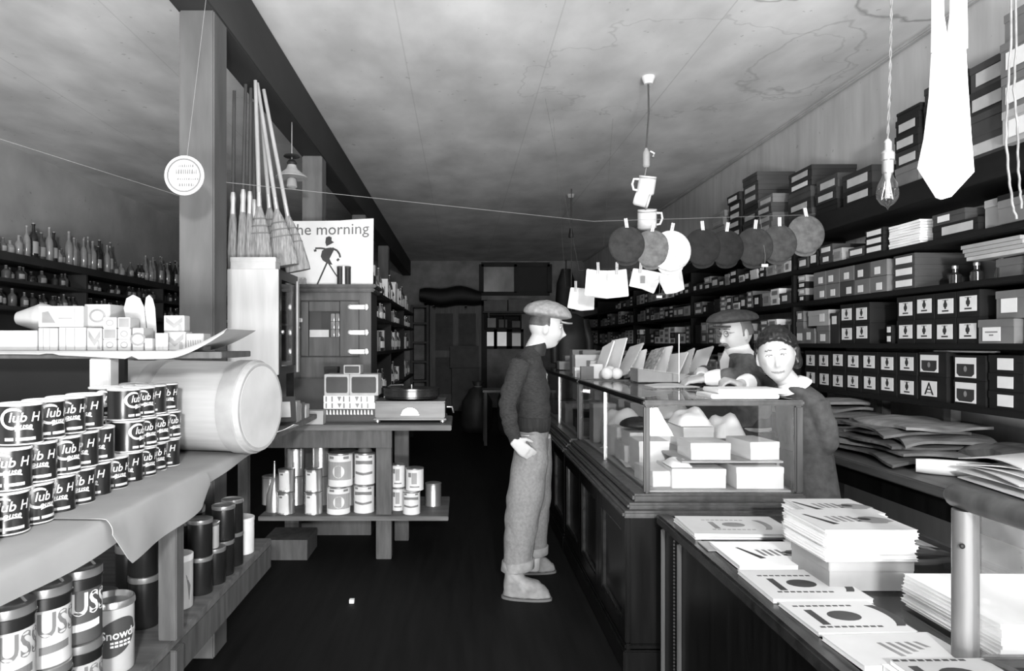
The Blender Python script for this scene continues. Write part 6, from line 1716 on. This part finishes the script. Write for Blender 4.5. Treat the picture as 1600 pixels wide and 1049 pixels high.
mb.tube(nearA, [.064, .058, .052, .046, .038], 20); mb.tube(farA, [.062, .056, .05, .046, .04], 20)
sw = folds(remesh(mb, .0085, 5), .010, 9, 1, (1, 1, 1.6))
sw.build('sweater', mat('dark_sweater_knit', .024, .95, 60, .35, (1, 1, 2.5), bump=.5), root, smooth=1.5, loc=LC)
MB().loft([(pc(833, 672), (.094, 0, 0), (0, .150, 0)), (pc(833, 662), (.099, 0, 0), (0, .155, 0)), (pc(833, 650), (.101, 0, 0), (0, .157, 0))], 60, p=2.0).build('sweater_hem', mat('ribbed_hem', .018, .95, 8, .4, (12, 12, .2), bump=.6), root, smooth=1.5, loc=LC)
MB().loft([(pc(829, 556), (.082, 0, 0), (0, .10, 0)), (pc(835, 545), (.07, 0, .01), (0, .078, 0)), (pc(838, 538), (.062, 0, .012), (0, .066, 0))], 28).build('sweater_collar', m_dk, root, smooth=1, loc=LC)
MB().loft([(pc(835, 543), (.063, 0, .012), (0, .068, 0)), (pc(838, 536), (.060, 0, .016), (0, .064, 0))], 28).build('shirt_collar', m_white, root, smooth=1, loc=LC)
mb = MB().loft([(pc(834, 664), (.088, 0, 0), (0, .142, 0)), (pc(832, 680), (.094, 0, 0), (0, .150, 0)), (pc(830, 705), (.098, 0, 0), (0, .155, 0))], 28)
mb.tube(legN, [.090, .100, .104, .090, .082], 22); mb.tube(legF, [.088, .096, .096, .086, .078], 22)
tr = folds(remesh(mb, .0085, 5), .009, 9, 5, (1.4, 1, .8))
m_tr = mat('pale_work_trousers', .19, .9, 70, .16, bump=.25)
tr.build('trousers', m_tr, root, smooth=1.5, loc=LC)
for P, rr in ((legN, .085), (legF, .081)):
    d = (P[-1] - P[-2]).normalized()
    folds(MB().loft([(P[-1] - d * .035, (rr, 0, .01), (0, rr, 0)), (P[-1] - d * .03, (rr + .006, 0, .01), (0, rr + .006, 0)), (P[-1] + d * .015, (rr + .007, 0, .01), (0, rr + .007, 0)), (P[-1] + d * .02, (rr, 0, .01), (0, rr, 0))], 28), .004, 20).build('trouser_cuff', mat('cuff_cloth', .25, .9, 22, .2), root, smooth=1, loc=LC)
MB().tube([pc(817, 684, 3.775), pc(826, 690, 3.765), pc(836, 706, 3.765)], .004, 8).build('pocket_edge', m_tr, root, smooth=1, loc=LC)
def boot(P, yaw, s=1.0):
    R = Matrix.Rotation(yaw, 3, 'Z'); f = lambda x, y, z: P + R @ Vector((x, y, z)) * s
    u = lambda x, y, z: R @ Vector((x, y, z)) * s
    mb = MB().loft([(f(-.016, 0, .20), u(.048, 0, 0), u(0, .044, 0)), (f(-.016, 0, .15), u(.048, 0, .006), u(0, .044, 0)), (f(-.006, 0, .105), u(.062, 0, .018), u(0, .047, 0)), (f(.03, 0, .075), u(.10, 0, .028), u(0, .048, 0)), (f(.055, 0, .045), u(.128, 0, .012), u(0, .05, 0)), (f(.062, 0, .014), u(.138, 0, .0), u(0, .05, 0))], 28, p=2.2)
    b = folds(remesh(mb, .006, 3), .004, 22, 3)
    o = b.build('boot', mat('worn_boot_leather', .23, .55, 14, .3, bump=.3), root, smooth=1.5, loc=LC)
    sole = MB().loft([(f(.06, 0, .0005), u(.142, 0, 0), u(0, .051, 0)), (f(.06, 0, .014), u(.142, 0, 0), u(0, .052, 0))], 28, p=2.3).build('sole', m_gry, root, loc=LC)
    mb = MB()
    for k in range(5): mb.tube([f(.045 + .012 * k, -.02, .118 - .017 * k), f(.05 + .012 * k, .0, .124 - .017 * k), f(.045 + .012 * k, .02, .118 - .017 * k)], .003 * s, 6)
    mb.build('laces', m_dk, root, loc=LC)
boot(Vector((pc(806, 930, 3.78).x, 3.78, 0)), -.15, .98)
boot(Vector((pc(822, 900, 4.2).x, 4.2, 0)), .05, .92)
def worn_cap(root, c, R, m, s=1.0, over=1.0, L=None, flat=1.0):
    def fn(p):
        q = p.copy(); x = q.x
        if q.z < 0: q.z *= .35
        q.z += .05 * (q.x) * -1.6 * (1 if x > 0 else .5) * .6
        q += q.normalized() * .004 * noise.noise(p * 25)
        return q * s
    a = MB().ell(Vector(c) + R @ Vector((.012, 0, .0)) * s, (.138 * over, .118 * over, .078 * flat), 0, R, 40, 22, fn).build('cap', m, root, smooth=1.5, loc=L)
    pts = [(.085 + .075 * cos(q), .082 * sin(q)) for q in [(-1.5 + 3.0 * k / 18) for k in range(19)]]
    b = MB().prism(pts, lambda u, v, d: Vector(c) + R @ Vector((u, v, -.012 - .30 * max(0, u - .08) - 3.0 * v * v - d)) * s, .008 * s).build('cap_brim', m, root, smooth=.7, loc=L)
worn_cap(root, HC + RH @ Vector((-.012, 0, .082)), RH, mat('pale_tweed_cap', .24, .95, 40, .25, bump=.3), 1.0, 1.0, LC)

# ---- the old clerk behind the counter, looking down at his hands
Yk = 4.05
root = thing('person', 'old moustached person in dark cap and grey jacket leaning over the showcase', 'person', (1.72, Yk, 0)); LC = (-1.72, -Yk, 0)
pk = lambda px, py, Y=Yk: at(px, py, Y)
HK = pk(1150, 521); RK = rot((-.93, -.30, -.16))
spine = [(Vector((1.70, Yk, .88)), .11, .15), (Vector((1.70, Yk, 1.0)), .115, .165), (Vector((1.69, Yk, 1.12)), .12, .175), (pk(1157, 590), .118, .19), (pk(1157, 566), .10, .185), (pk(1154, 552), .07, .10), (pk(1152, 546), .058, .062)]
armN = [pk(1166, 566, 3.88), pk(1160, 592, 3.80), Vector((pk(1140, 603, 3.80).x, 3.80, GZ1 + .063)), pk(1100, 592, 3.86)]
armF = [pk(1150, 566, 4.22), pk(1135, 595, 4.28), Vector((1.50, 4.28, GZ1 + .066)), pk(1096, 590, 4.10)]
mb = MB(); head_into(mb, HK, RK, 1.02, 1.05)
mb.tube([pk(1155, 556), pk(1153, 545), pk(1151, 532)], [.066, .06, .06], 18)
mb.loft([(c, (rx * .8, 0, 0), (0, ry * .84, 0)) for c, rx, ry in spine], 24)
mb.tube(armN, [.045, .04, .035, .027], 14); mb.tube(armF, [.045, .04, .035, .027], 14)
for s in (-.09, .09): mb.tube([(1.70, Yk + s, .92), (1.71, Yk + s, .5), (1.72, Yk + s, .06)], [.085, .062, .045], 14)
hand_into(mb, armN[-1], (-.9, .25, -.12), (.1, -.3, .9), .35, 1.0, thumb=1)
hand_into(mb, armF[-1], (-.9, -.25, .0), (.1, .3, .9), .45, 1.0, thumb=-1)
body = face_paint(remesh(mb, .0065, 1), HK, RK, 1.02); body.build('body', [m_skin, m_lip, m_gry], root, smooth=1.5, loc=LC)
eyes(root, HK, RK, 1.02, .5)
for o in list(root.children):
    if o.name.startswith(('eye', 'iris')): o.location = LC
head_hair(HK, RK, 1.02, front=.09, side=-.015, grow=1.05).build('hair', m_gry, root, smooth=1.2, loc=LC)
MB().loft([(HK + RK @ Vector((.098, y, -.050 - 5 * y * y)), RK @ Vector((.012, 0, 0)) * (1.1 - abs(y) * 14), RK @ Vector((0, 0, .011)) * (1.1 - abs(y) * 14)) for y in [(-.036 + .006 * k) for k in range(13)]], 12).build('moustache', mat('grey_moustache', .13, .9, 60, .4), root, smooth=1, loc=LC)
mb = MB()
for s in (-1, 1):
    ring = [HK + RK @ Vector((.093, s * .031 + .019 * cos(q * pi / 8), .010 + .017 * sin(q * pi / 8))) * 1.02 for q in range(17)]
    mb.tube(ring, .0016, 6); mb.tube([HK + RK @ Vector((.09, s * .05, .014)) * 1.02, HK + RK @ Vector((.0, s * .083, .012)) * 1.02], .0014, 6)
mb.tube([HK + RK @ Vector((.102, -.012, .012)) * 1.02, HK + RK @ Vector((.102, .012, .012)) * 1.02], .0016, 6)
mb.build('spectacles', m_wire, root, loc=LC)
mb = MB().loft([(c, (rx, 0, 0), (0, ry, 0)) for c, rx, ry in spine[:-1]], 32)
mb.tube(armN[:3] + [armN[2].lerp(armN[3], .35)], [.075, .068, .052, .046], 20); mb.tube(armF[:3] + [armF[2].lerp(armF[3], .4)], [.075, .068, .052, .046], 20)
folds(remesh(mb, .009, 5), .010, 8, 9).build('jacket', mat('grey_jacket_cloth', .12, .95, 30, .25, bump=.3), root, smooth=1.5, loc=LC)
for A in (armN, armF): folds(MB().tube([A[2].lerp(A[3], q) for q in (.3, .5, .75, .95)], [.045, .046, .044, .036], 20), .006, 30).build('shirt_sleeve', m_cloth, root, smooth=1, loc=LC)
MB().loft([(pk(1156, 560), (.088, 0, .025), (0, .105, 0)), (pk(1152, 549), (.072, 0, .02), (0, .078, 0)), (pk(1151, 541), (.066, 0, .016), (0, .07, 0))], 28).build('shirt_collar', m_cloth, root, smooth=1, loc=LC)
MB().prism([(0, 0), (.035, .01), (.05, .12), (.02, .16), (-.01, .1)], lambda u, v, d: pk(1116, 592, 3.86) + Vector((u * .9 + .02 - .12 * 0, -.045 - d, v)) , .01).build('lapel', m_gry2, root, loc=LC)
mb = MB().loft([((1.70, Yk, 1.0), (.112, 0, 0), (0, .16, 0)), ((1.70, Yk, .85), (.118, 0, 0), (0, .17, 0))], 24)
for s in (-.09, .09): mb.tube([(1.70, Yk + s, .9), (1.71, Yk + s, .5), (1.715, Yk + s, .07)], [.105, .085, .075], 18)
folds(remesh(mb, .01, 4), .01, 7, 2).build('trousers', m_dk, root, smooth=1.5, loc=LC)
for s in (-.09, .09): MB().loft([((1.68, Yk + s, .0005), (.14, 0, 0), (0, .045, 0)), ((1.68, Yk + s, .04), (.13, 0, 0), (0, .045, 0)), ((1.72, Yk + s, .08), (.07, 0, 0), (0, .045, 0))], 20, p=2.3).build('shoe', m_black, root, smooth=1, loc=LC)
worn_cap(root, HK + RK @ Vector((-.0, 0, .083)), rot((-.93, -.30, -.05)), mat('dark_tweed_cap', .05, .95, 40, .3, bump=.3), 1.02, 1.1, LC, .74)
tag(MB().sheet(8, 6, lambda u, v: (1.06 + .26 * u, 3.80 + .18 * v, GZ1 + .003 + .012 * sin(3 * u) * v), .002).build('order_paper', m_lab, smooth=1), 'pale sheet of paper on the showcase under the old clerk', 'paper')

# ---- the woman leaning on the end of the showcase, smiling at the camera
Yw_ = 3.24
root = thing('person', 'smiling dark haired person in grey dress with white collar behind the showcase', 'person', (1.62, Yw_, 0)); LC = (-1.62, -Yw_, 0)
pw = lambda px, py, Y=3.2: at(px, py, Y)
HW = pw(1213, 558, 3.17); RW = rot((-.40, -.91, -.05), (-.12, .0, 1))
spine = [(Vector((1.635, Yw_, .72)), .098, .15), (Vector((1.625, Yw_, .88)), .102, .145), (Vector((1.612, Yw_, 1.02)), .108, .155), (Vector((1.605, Yw_, 1.11)), .104, .172), (Vector((1.585, Yw_, 1.165)), .088, .165), (Vector((1.548, 3.215, 1.205)), .07, .10), (Vector((1.52, 3.20, 1.225)), .055, .06)]
armN = [Vector((1.605, 3.10, 1.135)), Vector((1.632, 3.085, 1.04)), Vector((1.655, 3.10, .95)), Vector((1.645, 3.18, .88)), Vector((1.643, 3.22, .84))]
armF = [Vector((1.58, 3.39, 1.13)), Vector((1.54, 3.43, 1.17)), Vector((1.47, 3.42, GZ1 + .066)), Vector((1.385, 3.34, GZ1 + .05)), Vector((1.34, 3.30, GZ1 + .05))]
mb = MB(); head_into(mb, HW, RW, .98, 1.05, 1.0)
mb.tube([Vector((1.545, 3.215, 1.19)), Vector((1.515, 3.20, 1.235)), HW + RW @ Vector((-.02, 0, -.06))], [.058, .047, .050], 18)
mb.loft([(c, (rx * .8, 0, 0), (0, ry * .84, 0)) for c, rx, ry in spine], 24)
mb.tube(armN, [.04, .038, .032, .028, .024], 14); mb.tube(armF, [.04, .038, .032, .028, .024], 14)
for s in (-.08, .08): mb.tube([(1.64, Yw_ + s * .8, .8), (1.645, Yw_ + s * .8, .45), (1.65, Yw_ + s * .8, .06)], [.062, .052, .04], 14)
hand_into(mb, Vector((1.65, 3.24, .84)), (.02, .12, -1), (1, 0, 0), .03, .8, thumb=-1)
hand_into(mb, armF[-1], (-.85, -.2, .25), (.1, -.2, .9), .6, .88, thumb=-1)
body = face_paint(remesh(mb, .0055, 1), HW, RW, .98, smile_=1); body.build('body', [m_skin, m_lip, mat('soft_brow', .13, .7, 20, .2)], root, smooth=1.5, loc=LC)
eyes(root, HW, RW, .98, .45)
for o in list(root.children):
    if o.name.startswith(('eye', 'iris')): o.location = LC
def fh(p):
    q = p.copy()
    hl = .060 - .55 * max(0, abs(q.y + .010) - .034)           # hairline, swept to one side
    if q.x > .02 and q.z < hl: q *= .74
    elif q.x > -.03 and q.z < -.03: q *= .76
    else: q += q.normalized() * (.007 * noise.noise(Vector((q.x * 30, q.y * 30, q.z * 70))) + .004)
    return q
mb = MB().ell(HW + RW @ Vector((-.014, .004, .018)), (.112, .092, .128), 0, RW, 56, 40, fh)
mb.ell(HW + RW @ Vector((-.085, .035, -.01)), (.055, .07, .062), 0, RW, 20, 14)
mb.ell(HW + RW @ Vector((-.03, .083, -.02)), (.05, .026, .05), 0, RW, 16, 12)
folds(remesh(mb, .006, 2), .006, 45, 2, (1, 1, .4)).build('hair', m_hair, root, smooth=1.5, loc=LC)
mb = MB().loft([(c, (rx, 0, 0), (0, ry, 0)) for c, rx, ry in spine[:-1]], 32)
mb.tube(armN[:4], [.052, .05, .044, .038], 18); mb.tube(armF[:4], [.052, .05, .044, .038], 18)
folds(remesh(mb, .009, 5), .010, 8, 4).build('dress_bodice', mat('grey_dress_cloth', .058, .9, 30, .25, bump=.3), root, smooth=1.5, loc=LC)
folds(MB().loft([((1.622, Yw_, .90), (.102, 0, 0), (0, .143, 0)), ((1.645, Yw_, .6), (.12, 0, 0), (0, .19, 0)), ((1.655, Yw_, .16), (.125, 0, 0), (0, .24, 0))], 48), .02, 6, 1, (2, 2, .3)).build('skirt', mat('grey_dress_cloth', .058), root, smooth=1.5, loc=LC)
for s in (-.08, .08): MB().loft([((1.60, Yw_ + s, .0005), (.12, 0, 0), (0, .04, 0)), ((1.60, Yw_ + s, .035), (.11, 0, 0), (0, .04, 0)), ((1.64, Yw_ + s, .07), (.06, 0, 0), (0, .04, 0))], 20, p=2.3).build('shoe', m_black, root, smooth=1, loc=LC)
mb = MB()
mb.loft([(Vector((1.556, 3.20, 1.194)), (.066, 0, .04), (0, .085, 0)), (Vector((1.543, 3.20, 1.212)), (.060, 0, .034), (0, .070, 0)), (Vector((1.530, 3.20, 1.228)), (.050, 0, .024), (0, .054, 0))], 32)
mb.build('collar', m_cloth, root, smooth=1, loc=LC)
for A in (armF,): MB().tube([A[3].lerp(A[2], .15), A[3].lerp(A[4], .3), A[3].lerp(A[4], .75)], [.047, .044, .036], 18).build('cuff', m_cloth, root, smooth=1, loc=LC)
